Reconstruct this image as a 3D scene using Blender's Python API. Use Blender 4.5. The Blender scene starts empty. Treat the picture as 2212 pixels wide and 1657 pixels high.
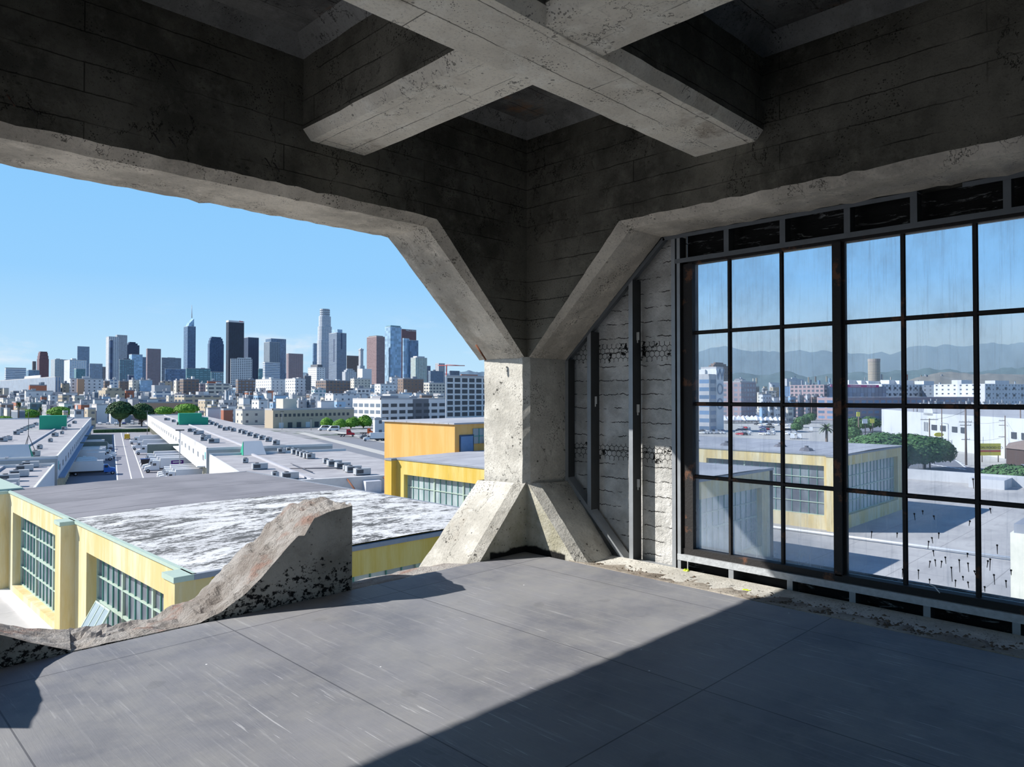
import bpy, bmesh, math, random
from mathutils import Vector, Matrix, noise
random.seed(7)
C = bpy.context.scene.collection
F, CX, CY = 1545.0, 1106.0, 828.5
PITCH = math.atan(24.5 / F)
_c, _s = math.cos(PITCH), math.sin(PITCH)
R2 = math.sqrt(2)
FWD = Vector((_c / R2, _c / R2, _s)); RGT = Vector((1 / R2, -1 / R2, 0)); UPV = RGT.cross(FWD)

# ---------- measuring helpers: a pixel of the photo to a point on a known plane ----------
def ray(px, py): return FWD + RGT * ((px - CX) / F) + UPV * ((CY - py) / F)
def onx(px, py, X): r = ray(px, py); return r * (X / r.x)
def ony(px, py, Y): r = ray(px, py); return r * (Y / r.y)
def onz(px, py, Z): r = ray(px, py); return r * (Z / r.z)
def atd(px, py, d): r = ray(px, py); return r * (d / ((r.x + r.y) / R2))
def ld(l, d, z=0): return Vector(((d + l) / R2, (d - l) / R2, z))      # lateral / depth to world
GA, GB = .8725, .4886                                                  # street grid, turned 29 degrees
def cf(a, b, z=0): return ld(a * GA - b * GB, a * GB + b * GA, z)
EA = (cf(1, 0)).normalized(); EB = (cf(0, 1)).normalized()
GROT = math.atan2(EA.y, EA.x)
GZ = -22.0                                                             # street level below the camera
FZ = -1.42                                                             # plywood floor

# ---------- mesh builder ----------
class MB:
    def __init__(s): s.v = []; s.f = []; s.sm = []
    def add(s, vs, fs, smooth=False):
        n = len(s.v); s.v += [Vector(v) for v in vs]
        for f in fs: s.f.append([n + i for i in f]); s.sm.append(smooth)
        return s
    def obox(s, o, ex, ey, ez):
        o = Vector(o); ex = Vector(ex); ey = Vector(ey); ez = Vector(ez)
        p = [o, o + ex, o + ex + ey, o + ey]; p += [q + ez for q in p]
        fl = [(3, 2, 1, 0), (4, 5, 6, 7), (0, 1, 5, 4), (1, 2, 6, 5), (2, 3, 7, 6), (3, 0, 4, 7)]
        if ex.cross(ey).dot(ez) < 0: fl = [f[::-1] for f in fl]
        return s.add(p, fl)
    def box(s, x0, x1, y0, y1, z0, z1):
        return s.obox((min(x0, x1), min(y0, y1), min(z0, z1)), (abs(x1 - x0), 0, 0), (0, abs(y1 - y0), 0), (0, 0, abs(z1 - z0)))
    def cbox(s, a0, a1, b0, b1, z0, z1): return s.obox(cf(a0, b0, z0), EA * (a1 - a0), EB * (b1 - b0), (0, 0, z1 - z0))
    def loft(s, rings, caps=True, closed=True, smooth=False, flip=False):
        n = len(rings[0]); vs = [p for r in rings for p in r]; fs = []
        for k in range(len(rings) - 1):
            for i in range(n if closed else n - 1):
                j = (i + 1) % n
                fs.append((k * n + i, k * n + j, (k + 1) * n + j, (k + 1) * n + i))
        if caps: fs.append(tuple(range(n))[::-1]); fs.append(tuple((len(rings) - 1) * n + i for i in range(n)))
        if flip: fs = [f[::-1] for f in fs]
        return s.add(vs, fs, smooth)
    def tube(s, p0, p1, r0, r1=None, n=8, smooth=True):
        p0 = Vector(p0); p1 = Vector(p1); r1 = r0 if r1 is None else r1
        d = (p1 - p0).normalized(); u = d.orthogonal().normalized(); w = d.cross(u)
        rg = [[p + (u * math.cos(2 * math.pi * i / n) + w * math.sin(2 * math.pi * i / n)) * r for i in range(n)] for p, r in ((p0, r0), (p1, r1))]
        return s.loft(rg, smooth=smooth)
    def ball(s, c, rx, ry, rz, nu=12, nv=8, jit=0):
        c = Vector(c); rg = []
        for k in range(1, nv):
            th = math.pi * k / nv
            rg.append([c + Vector((rx * math.sin(th) * math.cos(2 * math.pi * i / nu), ry * math.sin(th) * math.sin(2 * math.pi * i / nu), -rz * math.cos(th))) * (1) + Vector([random.uniform(-jit, jit) for _ in range(3)]) for i in range(nu)])
        return s.loft(rg, smooth=True)
    def build(s, name, mats, parent=None, org=None, fixn=False):
        me = bpy.data.meshes.new(name)
        if org is None: org = ORG.get(parent.name, Vector((0, 0, 0))) if parent else s.base()
        me.from_pydata([v - org for v in s.v], [], s.f)
        if not isinstance(mats, (list, tuple)): mats = [mats]
        for m in mats: me.materials.append(m)
        uv = me.uv_layers.new(name='UVMap'); zmin = min(v.z for v in s.v) if s.v else 0
        zmin -= org.z
        for p, sm in zip(me.polygons, s.sm):
            p.use_smooth = sm; n = p.normal
            if abs(n.z) < .7:
                t = Vector((0, 0, 1)).cross(n).normalized()
                us = [me.vertices[i].co.dot(t) for i in p.vertices]; u0 = min(us)
                for li, u, vi in zip(p.loop_indices, us, p.vertices): uv.data[li].uv = (u - u0, me.vertices[vi].co.z - zmin)
            else:
                if len(mats) > 1: p.material_index = 1
                for li, vi in zip(p.loop_indices, p.vertices): q = me.vertices[vi].co; uv.data[li].uv = (q.x, q.y)
        o = bpy.data.objects.new(name, me); C.objects.link(o)
        if parent: o.parent = parent; ORG[o.name] = org
        else: o.location = org; ORG[o.name] = org.copy()
        return o
    def base(s):
        xs = [v.x for v in s.v]; ys = [v.y for v in s.v]
        return Vector(((min(xs) + max(xs)) / 2, (min(ys) + max(ys)) / 2, min(v.z for v in s.v)))
ORG = {}
def tag(o, label=None, cat=None, group=None, kind=None):
    if label: o['label'] = label
    if cat: o['category'] = cat
    if group: o['group'] = group
    if kind: o['kind'] = kind
    return o
def thing(name, label, cat, loc=(0, 0, 0), group=None, kind=None):
    o = bpy.data.objects.new(name, None); C.objects.link(o); o.location = loc; o.empty_display_size = .2
    ORG[o.name] = Vector(loc)
    return tag(o, label, cat, group, kind)
def copy_tree(o, parent=None):
    c = o.copy(); C.objects.link(c)
    if parent: c.parent = parent
    for ch in o.children: copy_tree(ch, c)
    return c
def place(o, loc, rz=0, label=None, sc=None):
    o.location = loc; o.rotation_euler.z = rz
    if sc: o.scale = sc if isinstance(sc, (tuple, list)) else (sc, sc, sc)
    if label: o['label'] = label
    return o
def text(name, body, size, mat, loc, rot, parent=None, ext=.002, sx=1):
    cu = bpy.data.curves.new(name, 'FONT'); cu.body = body; cu.size = size; cu.extrude = ext; cu.align_x = 'CENTER'; cu.align_y = 'CENTER'
    t = bpy.data.objects.new(name + '_tmp', cu); C.objects.link(t)
    bpy.context.view_layer.update()
    me = bpy.data.meshes.new_from_object(t.evaluated_get(bpy.context.evaluated_depsgraph_get()))
    bpy.data.objects.remove(t); bpy.data.curves.remove(cu)
    o = bpy.data.objects.new(name, me); C.objects.link(o); me.materials.clear(); me.materials.append(mat)
    o.location = Vector(loc) - (ORG.get(parent.name, Vector()) if parent else Vector()); o.rotation_euler = rot; o.scale = (sx, 1, 1)
    if parent: o.parent = parent
    return o

# ---------- materials ----------
class N:
    def __init__(s, name):
        s.m = bpy.data.materials.new(name); s.m.use_nodes = True; s.t = s.m.node_tree; s.t.nodes.clear()
        s.out = s.t.nodes.new('ShaderNodeOutputMaterial')
    def n(s, ty, **k):
        x = s.t.nodes.new(ty)
        for a, b in k.items(): setattr(x, a, b)
        return x
    def l(s, a, b): s.t.links.new(a, b)
    def put(s, sock, v):
        if hasattr(v, 'is_output') or isinstance(v, bpy.types.NodeSocket): s.l(v, sock)
        else: sock.default_value = v
    def math(s, op, a, b=0, c=0, clamp=False):
        x = s.n('ShaderNodeMath', operation=op, use_clamp=clamp)
        for i, v in enumerate((a, b, c)): s.put(x.inputs[i], v)
        return x.outputs[0]
    def mix(s, f, a, b, mode='MIX'):
        x = s.n('ShaderNodeMix', data_type='RGBA', blend_type=mode)
        s.put(x.inputs[0], f)
        for i, v in ((6, a), (7, b)): s.put(x.inputs[i], tuple(v) + (1,) if isinstance(v, (tuple, list)) and len(v) == 3 else v)
        return x.outputs[2]
    def noise(s, vec, scale, detail=4, rough=.6, dist=0):
        x = s.n('ShaderNodeTexNoise'); x.inputs['Scale'].default_value = scale; x.inputs['Detail'].default_value = detail
        x.inputs['Roughness'].default_value = rough; x.inputs['Distortion'].default_value = dist
        if vec: s.l(vec, x.inputs['Vector'])
        return x.outputs[0]
    def ramp(s, f, a, b):   # smoothstep a..b
        x = s.n('ShaderNodeMapRange', interpolation_type='SMOOTHSTEP'); s.put(x.inputs[0], f); x.inputs[1].default_value = a; x.inputs[2].default_value = b
        return x.outputs[0]
    def obj(s): return s.n('ShaderNodeTexCoord').outputs['Object']
    def pos(s): return s.n('ShaderNodeNewGeometry').outputs['Position']
    def scale(s, vec, sc, off=(0, 0, 0)):
        x = s.n('ShaderNodeMapping'); x.inputs['Scale'].default_value = sc; x.inputs['Location'].default_value = off; s.l(vec, x.inputs[0]); return x.outputs[0]
    def sep(s, vec): x = s.n('ShaderNodeSeparateXYZ'); s.l(vec, x.inputs[0]); return x.outputs
    def comb(s, a, b, c=0):
        x = s.n('ShaderNodeCombineXYZ')
        for i, v in enumerate((a, b, c)): s.put(x.inputs[i], v)
        return x.outputs[0]
    def bsdf(s, col, rough=.8, metal=0, bump=None, bs=.3, bd=.02, spec=.5):
        p = s.n('ShaderNodeBsdfPrincipled'); s.put(p.inputs['Base Color'], tuple(col) + (1,) if isinstance(col, (tuple, list)) and len(col) == 3 else col)
        s.put(p.inputs['Roughness'], rough); p.inputs['Metallic'].default_value = metal; p.inputs['Specular IOR Level'].default_value = spec
        if bump is not None:
            b = s.n('ShaderNodeBump'); b.inputs['Strength'].default_value = bs; b.inputs['Distance'].default_value = bd; s.l(bump, b.inputs['Height']); s.l(b.outputs[0], p.inputs['Normal'])
        s.l(p.outputs[0], s.out.inputs[0]); return p
_mc = {}
def L(*rgb):   # sRGB 0-255 to linear
    return tuple(((c / 255) / 12.92 if c / 255 <= .04045 else ((c / 255 + .055) / 1.055) ** 2.4) for c in rgb)
def M(name, col, rough=.8, var=.15, scale=2.0, metal=0, bs=0, spec=.4):
    if name in _mc: return _mc[name]
    k = N(name); o = k.obj(); nz = k.noise(o, scale, 4)
    c = k.mix(nz, tuple(x * (1 - var) for x in col), tuple(min(1, x * (1 + var)) for x in col))
    k.bsdf(c, rough, metal, bump=nz if bs else None, bs=bs, bd=.02, spec=spec); _mc[name] = k.m; return k.m
def facade(wall, glass, sx, sz, wf=.6, hf=.6, grough=.25, base=0, var=.1):
    key = ('f', wall, glass, sx, sz, wf, hf)
    if key in _mc: return _mc[key]
    k = N('facade'); uv = k.n('ShaderNodeUVMap').outputs[0]; q = k.sep(uv)
    def band(c, s_, f_, ph=0):
        fr = k.math('FRACT', k.math('ADD', k.math('DIVIDE', c, s_), ph)); return k.math('LESS_THAN', k.math('ABSOLUTE', k.math('SUBTRACT', fr, .5)), f_ / 2)
    w = k.math('MULTIPLY', band(q[0], sx, wf), band(q[1], sz, hf))
    cell = k.comb(k.math('FLOOR', k.math('DIVIDE', q[0], sx)), k.math('FLOOR', k.math('DIVIDE', q[1], sz)))
    wn = k.n('ShaderNodeTexWhiteNoise', noise_dimensions='2D'); k.l(cell, wn.inputs[0])
    g = k.mix(wn.outputs[0], tuple(x * .7 for x in glass), tuple(min(1, x * 1.25) for x in glass))
    nz = k.noise(k.obj(), .05, 3)
    wc = k.mix(nz, tuple(x * (1 - var) for x in wall), tuple(min(1, x * (1 + var)) for x in wall))
    col = k.mix(w, wc, g)
    k.bsdf(col, k.math('SUBTRACT', .85, k.math('MULTIPLY', w, .85 - grough)), spec=.5); _mc[key] = k.m; return k.m
# ---------- concrete, plywood, glass ----------
def concrete(name, light, dark, board=0, bmode='wall', pits=.5, stain=None, seed=0, soot=.0, bump=.5, fine=60, cracks=True):
    k = N(name); p = k.pos()
    pj = k.scale(p, (1, 1, 1), (seed * 3.1, seed * 1.7, seed))
    big = k.ramp(k.noise(pj, 1.1, 5, .62), .32, .68); mid = k.noise(pj, 5, 6, .7); fin = k.noise(pj, fine, 5, .75)
    c = k.mix(big, dark, light)
    c = k.mix(k.ramp(mid, .45, .75), c, k.mix(.5, c, tuple(min(1, x * 1.35) for x in light)))
    c = k.mix(k.math('MULTIPLY', k.ramp(fin, .5, .75), .55), c, tuple(x * .35 for x in dark))
    h = k.math('ADD', k.math('MULTIPLY', mid, .6), k.math('MULTIPLY', fin, .5))
    if pits:
        v = k.n('ShaderNodeTexVoronoi'); v.inputs['Scale'].default_value = 16; k.l(k.scale(pj, (1, 1, 1.5)), v.inputs['Vector'])
        pt = k.math('MULTIPLY', k.math('LESS_THAN', v.outputs['Distance'], k.math('MULTIPLY', k.ramp(k.noise(pj, 7, 3), .45, .75), .30)), pits)
        c = k.mix(pt, c, tuple(x * .12 for x in dark)); h = k.math('SUBTRACT', h, k.math('MULTIPLY', pt, .6))
    if cracks:
        cn = k.math('ABSOLUTE', k.math('SUBTRACT', k.noise(k.scale(pj, (1, 1, .6)), 1.3, 7, .62), .5)); ck = k.math('MULTIPLY', k.math('LESS_THAN', cn, .0022), k.ramp(k.noise(pj, .9, 2), .45, .55))
        c = k.mix(k.math('MULTIPLY', ck, .8), c, tuple(x * .15 for x in dark)); h = k.math('SUBTRACT', h, ck)
        v2 = k.n('ShaderNodeTexVoronoi'); v2.inputs['Scale'].default_value = 55; k.l(pj, v2.inputs['Vector'])
        p2 = k.math('MULTIPLY', k.math('LESS_THAN', v2.outputs['Distance'], k.math('MULTIPLY', k.ramp(k.noise(pj, 3.5, 4), .42, .7), .34)), .8)
        c = k.mix(p2, c, tuple(x * .3 for x in dark)); h = k.math('SUBTRACT', h, k.math('MULTIPLY', p2, .5))
    if stain:
        st = k.math('MULTIPLY', k.ramp(k.noise(k.scale(p, (1, 1, .7), (4 + seed, 2, 1)), 1.9, 5, .7), .56, .72), stain[3])
        c = k.mix(st, c, stain[:3])
    if board:
        q = k.sep(p); wob = k.math('MULTIPLY', k.math('SUBTRACT', k.noise(p, 3, 5, .7), .5), .035)
        if bmode == 'wall': a, b = k.math('ADD', q[0], q[1]), q[2]
        elif bmode == 'x': a, b = q[0], q[1]
        else: a, b = q[1], q[0]
        br = k.n('ShaderNodeTexBrick'); br.inputs['Scale'].default_value = 1; br.inputs['Brick Width'].default_value = 2.4; br.inputs['Row Height'].default_value = board
        br.inputs['Mortar Size'].default_value = .004; br.inputs['Mortar Smooth'].default_value = .3; br.inputs['Color1'].default_value = (.93, .93, .93, 1); br.inputs['Color2'].default_value = (1.05, 1.05, 1.05, 1); br.inputs['Mortar'].default_value = (.18, .18, .17, 1)
        k.l(k.comb(k.math('ADD', a, .37), k.math('ADD', b, wob)), br.inputs['Vector'])
        gap = k.ramp(k.noise(p, 1.7, 3), .35, .55)
        c = k.mix(k.math('MULTIPLY', gap, .9), c, br.outputs['Color'], 'MULTIPLY'); h = k.math('SUBTRACT', h, k.math('MULTIPLY', k.math('MULTIPLY', br.outputs['Fac'], gap), 1.2))
    k.bsdf(c, .9, bump=h, bs=bump, bd=.02, spec=.2); return k.m
CON_WALL = concrete('shade_toned_board_concrete', (.21, .20, .165), (.07, .067, .055), board=.17, pits=.45, seed=1)  # same concrete as the undersides, darkened: shade of upright faces painted in
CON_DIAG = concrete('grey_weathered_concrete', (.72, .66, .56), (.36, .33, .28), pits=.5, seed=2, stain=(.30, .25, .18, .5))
CON_SOF = concrete('bounce_lit_soffit_concrete', (.84, .79, .68), (.60, .56, .48), board=.235, bmode='y', pits=.6, seed=3, stain=(.25, .19, .13, .6), bump=.35)  # undersides lighter than beam sides: light bounced off the floor painted in
CON_SOFX = concrete('bounce_lit_soffit_concrete_along', (.84, .79, .68), (.60, .56, .48), board=.235, bmode='x', pits=.6, seed=6, stain=(.25, .19, .13, .6), bump=.35)
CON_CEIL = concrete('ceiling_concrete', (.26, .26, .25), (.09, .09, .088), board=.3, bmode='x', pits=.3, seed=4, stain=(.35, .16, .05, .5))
CON_COL = concrete('white_pitted_concrete', (.70, .675, .61), (.46, .44, .39), pits=.85, seed=5, stain=(.38, .33, .26, .5), bump=.8, fine=45)
CON_COLD = concrete('shaded_pitted_concrete', (.42, .41, .37), (.24, .235, .215), pits=.5, seed=8, stain=(.38, .22, .14, .4), bump=.6, fine=45)
def rubble_mat():
    k = N('broken_concrete'); p = k.pos(); a = k.noise(p, 3.2, 5, .65); b = k.noise(p, 22, 6, .75); e = k.noise(p, 70, 4, .7)
    c = k.mix(k.ramp(a, .35, .65), (.44, .39, .35), (.66, .62, .58)); c = k.mix(k.math('MULTIPLY', k.ramp(k.noise(k.scale(p, (1, 1, 1), (5, 5, 5)), 3.3, 4, .6), .56, .68), .6), c, (.50, .27, .20))
    c = k.mix(k.math('MULTIPLY', k.ramp(b, .55, .68), .6), c, (.16, .13, .11))
    k.bsdf(c, .95, bump=k.math('ADD', k.math('MULTIPLY', b, 1), k.math('MULTIPLY', e, .5)), bs=1, bd=.05, spec=.1); return k.m
RUBBLE = rubble_mat()
def tarred_mat():   # painted inner face with black tar splashes low down
    k = N('tar_splashed_concrete'); p = k.pos(); q = k.sep(p)
    c = k.mix(k.ramp(k.noise(p, 2.4, 5, .65), .35, .65), (.26, .25, .22), (.46, .445, .40))
    low = k.ramp(k.math('ADD', q[2], k.math('MULTIPLY', k.math('SUBTRACT', k.noise(p, 2.2, 3), .5), .7)), -.85, -1.5)
    tar = k.ramp(k.math('ADD', k.noise(k.scale(p, (1, 1, 1.3)), 21, 7, .78), k.math('MULTIPLY', low, .15)), .635, .665)
    c = k.mix(tar, c, (.012, .012, .013)); k.bsdf(c, .85, bump=k.noise(p, 30, 5), bs=.6, bd=.02, spec=.2); return k.m
TARRED = tarred_mat()
def tri_mat():
    k = N('cream_painted_concrete'); p = k.pos(); q = k.sep(p)
    c = k.mix(k.ramp(k.noise(p, 3, 5, .65), .35, .65), (.36, .34, .25), (.55, .53, .45))
    sp = k.ramp(k.noise(p, 40, 4, .7), .63, .68); c = k.mix(sp, c, (.08, .07, .05))
    tar = k.math('MULTIPLY', k.ramp(k.math('ADD', q[2], k.math('MULTIPLY', k.noise(p, 6, 4), .08)), -1.315, -1.335), k.ramp(k.math('ABSOLUTE', k.math('SUBTRACT', k.math('ADD', q[0], q[1]), 9.1)), .36, .34))
    c = k.mix(tar, c, (.012, .012, .012)); k.bsdf(c, .85, bump=k.noise(p, 40, 5), bs=.6, bd=.02, spec=.2); return k.m
TRI = tri_mat()
def ply_mat():
    k = N('grey_painted_plywood'); p = k.pos()
    a = k.ramp(k.noise(p, 1.3, 5, .6), .3, .7); b = k.ramp(k.noise(p, 4.5, 6, .7), .35, .7)
    c = k.mix(a, (.158, .162, .184), (.255, .255, .27)); c = k.mix(k.math('MULTIPLY', b, .5), c, (.29, .285, .275))
    g = k.noise(k.scale(p, (26, 1.1, 1)), 1.6, 6, .7, .6); c = k.mix(k.math('MULTIPLY', k.ramp(g, .55, .72), .30), c, (.55, .55, .56))
    c = k.mix(k.math('MULTIPLY', k.ramp(k.noise(k.scale(p, (30, 1.3, 1), (7, 1, 0)), 1.5, 6, .75), .60, .72), .35), c, (.07, .072, .09))
    sc = k.math('MULTIPLY', k.ramp(k.noise(k.scale(p, (60, 2.2, 1), (3, 3, 0)), 1.3, 4, .6), .64, .67), k.ramp(k.noise(p, .9, 3), .47, .58)); c = k.mix(k.math('MULTIPLY', sc, .5), c, (.62, .62, .64))
    br = k.n('ShaderNodeTexBrick'); br.inputs['Scale'].default_value = 1; br.inputs['Brick Width'].default_value = 2.44; br.inputs['Row Height'].default_value = 1.22; br.inputs['Mortar Size'].default_value = .004; br.inputs['Mortar Smooth'].default_value = .2
    br.inputs['Color1'].default_value = (.94, .94, .95, 1); br.inputs['Color2'].default_value = (1.06, 1.06, 1.05, 1); br.inputs['Mortar'].default_value = (.42, .42, .44, 1)
    br.offset = 0; qf = k.sep(p); k.l(k.comb(k.math('ADD', qf[1], 5.52), k.math('ADD', qf[0], 6.66)), br.inputs['Vector']); c = k.mix(1, c, br.outputs['Color'], 'MULTIPLY')
    dn = k.ramp(k.noise(k.scale(p, (1, 1, 1), (9, 2, 0)), 5.2, 2, .4), .70, .74); c = k.mix(k.math('MULTIPLY', dn, .14), c, (.05, .05, .05))
    wh = k.n('ShaderNodeTexVoronoi'); wh.inputs['Scale'].default_value = 3.1; k.l(p, wh.inputs['Vector']); c = k.mix(k.math('LESS_THAN', wh.outputs['Distance'], .018), c, (.8, .8, .82))
    k.bsdf(c, .62, bump=k.math('SUBTRACT', k.math('MULTIPLY', g, .5), br.outputs['Fac']), bs=.35, bd=.01, spec=.35); return k.m
PLY = ply_mat()
def glass_mat(name='dirty_glass', amt=.0, seed=0):
    k = N(name); p = k.pos(); q = k.sep(p)
    tr = k.n('ShaderNodeBsdfTransparent'); tr.inputs[0].default_value = (.93, .96, 1, 1)
    gl = k.n('ShaderNodeBsdfGlossy'); gl.inputs['Roughness'].default_value = .03; gl.inputs[0].default_value = (.9, .9, .9, 1)
    df = k.n('ShaderNodeBsdfDiffuse'); df.inputs[0].default_value = (.62, .68, .74, 1)
    tl = k.n('ShaderNodeBsdfTranslucent'); tl.inputs[0].default_value = (.62, .68, .74, 1)
    dirt = k.n('ShaderNodeMixShader'); dirt.inputs[0].default_value = .5; k.l(df.outputs[0], dirt.inputs[1]); k.l(tl.outputs[0], dirt.inputs[2])
    fr = k.n('ShaderNodeFresnel'); fr.inputs[0].default_value = 1.4
    m1 = k.n('ShaderNodeMixShader'); k.l(k.math('MULTIPLY', fr.outputs[0], .6), m1.inputs[0]); k.l(tr.outputs[0], m1.inputs[1]); k.l(gl.outputs[0], m1.inputs[2])
    film = k.math('MULTIPLY', k.ramp(k.noise(k.scale(p, (1, 1, .6), (seed, seed, 0)), 2.4, 5, .65), .38, .72), .16)
    strk = k.math('MULTIPLY', k.ramp(k.noise(k.scale(p, (1, 22, .8), (0, seed, 0)), 2.0, 5, .7), .5, .75), .14)
    lowh = k.math('MULTIPLY', k.ramp(k.math('ADD', q[2], k.math('MULTIPLY', k.noise(k.scale(p, (1, 1, 1), (seed, 2, 1)), 2.6, 3), .5)), -.2, -.95), k.ramp(q[1], 1.7, 2.6))
    fac = k.math('ADD', k.math('ADD', film, strk), k.math('ADD', amt + .05, k.math('MULTIPLY', lowh, .26)), clamp=True)
    m2 = k.n('ShaderNodeMixShader'); k.l(fac, m2.inputs[0]); k.l(m1.outputs[0], m2.inputs[1]); k.l(dirt.outputs[0], m2.inputs[2])
    k.l(m2.outputs[0], k.out.inputs[0]); return k.m
GLASS = glass_mat()
def steel_mat():   # rusted, once painted black
    k = N('rusted_black_steel'); p = k.pos(); q = k.sep(p)
    rust = k.ramp(k.noise(p, 5, 5, .7), .56, .66); c = k.mix(rust, (.028, .026, .026), (.15, .07, .04))
    k.bsdf(c, .7, bump=k.noise(p, 60, 5), bs=.6, bd=.006, spec=.3); return k.m
STEEL = steel_mat()
def stucco_mat():
    k = N('white_stucco_over_mesh'); p = k.pos(); q = k.sep(p)
    a = k.ramp(k.noise(p, 3.5, 5, .65), .35, .68); c = k.mix(a, (.50, .495, .47), (.80, .79, .76))
    z = k.math('ADD', q[2], k.math('MULTIPLY', k.math('SUBTRACT', k.noise(k.scale(p, (1, 3, 1)), 4, 4, .7), .5), .06))
    fr = k.math('FRACT', k.math('DIVIDE', z, .128)); ln = k.math('MULTIPLY', k.math('LESS_THAN', fr, .06), k.ramp(k.noise(k.scale(p, (1, 1, 2)), 6, 3), .42, .52))
    c = k.mix(ln, c, (.05, .048, .045))
    # two bands where the hexagonal wire mesh shows
    S3 = 1.7320508; uu = k.math('DIVIDE', q[1], .052); vv = k.math('DIVIDE', q[2], .052)
    def cell(du, dv):
        a_ = k.math('ABSOLUTE', k.math('SUBTRACT', k.math('FLOORED_MODULO', k.math('ADD', uu, du + 50), 1), .5)); b_ = k.math('ABSOLUTE', k.math('SUBTRACT', k.math('FLOORED_MODULO', k.math('ADD', vv, dv + 50 * S3), S3), S3 / 2))
        return k.math('MAXIMUM', a_, k.math('ADD', k.math('MULTIPLY', a_, .5), k.math('MULTIPLY', b_, S3 / 2)))
    hexd = k.math('MINIMUM', cell(0, 0), cell(.5, S3 / 2))
    def bandz(a0, a1): return k.math('MULTIPLY', k.math('GREATER_THAN', z, a0), k.math('LESS_THAN', z, a1))
    bm = k.math('ADD', bandz(.30, .47), bandz(-.60, -.45), clamp=True)
    c = k.mix(k.math('MULTIPLY', bm, k.math('GREATER_THAN', hexd, .45)), c, (.04, .04, .04))
    hole = k.math('MULTIPLY', bm, k.ramp(k.noise(p, 11, 4, .7), .58, .61)); c = k.mix(hole, c, (.012, .012, .012))
    k.bsdf(c, .9, bump=k.noise(p, 26, 6, .7), bs=.8, bd=.03, spec=.2); return k.m
STUCCO = stucco_mat()
GALV = M('galvanised_steel', (.34, .36, .38), .45, .22, 7, metal=.35, bs=.2)
GALVD = M('speckled_galvanised_steel', (.48, .50, .52), .55, .35, 30, metal=.2, bs=.3)
DARKPAPER = concrete('black_building_paper', (.05, .05, .048), (.018, .018, .018), pits=.4, seed=9)
def strips_mat():
    k = N('peeling_black_wood'); p = k.pos(); a = k.noise(k.scale(p, (1, 1.2, 7)), 3.2, 6, .75, .8)
    c = k.mix(k.ramp(a, .56, .66), (.022, .022, .022), (.33, .34, .34)); k.bsdf(c, .9, bump=a, bs=.9, bd=.03, spec=.2); return k.m
PEEL = strips_mat()
DEBRIS = M('brown_debris', (.16, .12, .085), .95, .6, 40, bs=.6)
MORTAR = concrete('dusty_mortar_ledge', (.56, .51, .43), (.25, .21, .17), pits=.6, seed=12, bump=.8)
LEAFY = M('crumpled_lime_plastic', (.62, .78, .06), .5, .15, 20)

# ================= THE TOWER ROOM =================
X0, Y0 = 4.70, 4.51            # inner faces of the right and left beams
XO, YO = 5.2, 5.1              # outer faces
BACK = -5.0
def jag(a): return (random.random() - .5) * 2 * a
# floor
m = MB()
m.box(BACK, 4.68, BACK, 4.52, FZ - .02, FZ)
tag(m.build('floor', PLY), kind='structure')
m = MB(); m.box(BACK - .5, XO, BACK - .5, 4.60, -1.9, FZ - .021)
tag(m.build('floor_slab', CON_COL), kind='structure')
# left beam with its haunch (wall_left): rings in plan of y
def opening(x_or_y, zt, zb, diag, n=120, j=0):
    """bottom line of the beam from far back to the haunch and down to the column"""
    pts = []
    (d1, z1) = diag
    L_ = d1 - (BACK - .5)
    for i in range(n): pts.append((BACK - .5 + L_ * i / (n - 1), zt + jag(j) - (abs(jag(j * 1.6)) if random.random() < .12 else 0)))
    for i in range(1, 25): t = i / 24; pts.append((d1 + (x_or_y - d1) * t, zt + (zb - zt) * t + jag(j * .6)))
    return pts
def beam(name, axis, colin, dxi, dxo, mats, zi=1.43, zo=1.36):
    inner = opening(colin, zi, .345, (dxi, zi), j=.005)
    mid = opening(colin - .01, zo, .335, (dxo, zo), j=.003)
    out = opening(colin - .01, zo, .335, (dxo, zo), j=.005)
    far = XO if axis == 'x' else YO
    base = Y0 if axis == 'x' else X0
    end = YO if axis == 'x' else XO
    def P(h, z, d): return (h, d, z) if axis == 'x' else (d, h, z)
    A = [P(h, z, base) for h, z in inner]; B = [P(h, z, base + .06) for h, z in mid]
    Bm = [P(h, z + jag(.006), base + .33) for h, z in mid]; D = [P(h, z, end) for h, z in out]
    mw = MB(); n = len(A)                       # inner face: strip from bottom line up to the top
    topi = [P(min(h, colin), 2.75, base) for h, z in inner]
    fs = [(i, i + 1, n + i + 1, n + i) for i in range(n - 1)]
    topo = [P(h, 2.75, end) for h, z in out]
    mw.add(A + topi, fs if axis == 'x' else [f[::-1] for f in fs])
    mw.add(D + topo, [f[::-1] for f in fs] if axis == 'x' else fs)
    mw.add([P(BACK - .5, zi, base), P(BACK - .5, zi, end), P(BACK - .5, 2.75, end), P(BACK - .5, 2.75, base)], [(0, 1, 2, 3)])
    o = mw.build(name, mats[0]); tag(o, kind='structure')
    ms = MB()
    ring = A + B + Bm + D; fs2 = []
    for k in range(3):
        for i in range(n - 1): f = (k * n + i, (k + 1) * n + i, (k + 1) * n + i + 1, k * n + i + 1); fs2.append(f if axis == 'x' else f[::-1])
    ms.add(ring, fs2)
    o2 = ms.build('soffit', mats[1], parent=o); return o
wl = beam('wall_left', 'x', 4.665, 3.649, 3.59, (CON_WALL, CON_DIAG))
wr = beam('wall_right', 'y', 4.48, 3.47, 3.40, (CON_WALL, CON_DIAG), zi=1.41, zo=1.345)
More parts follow.
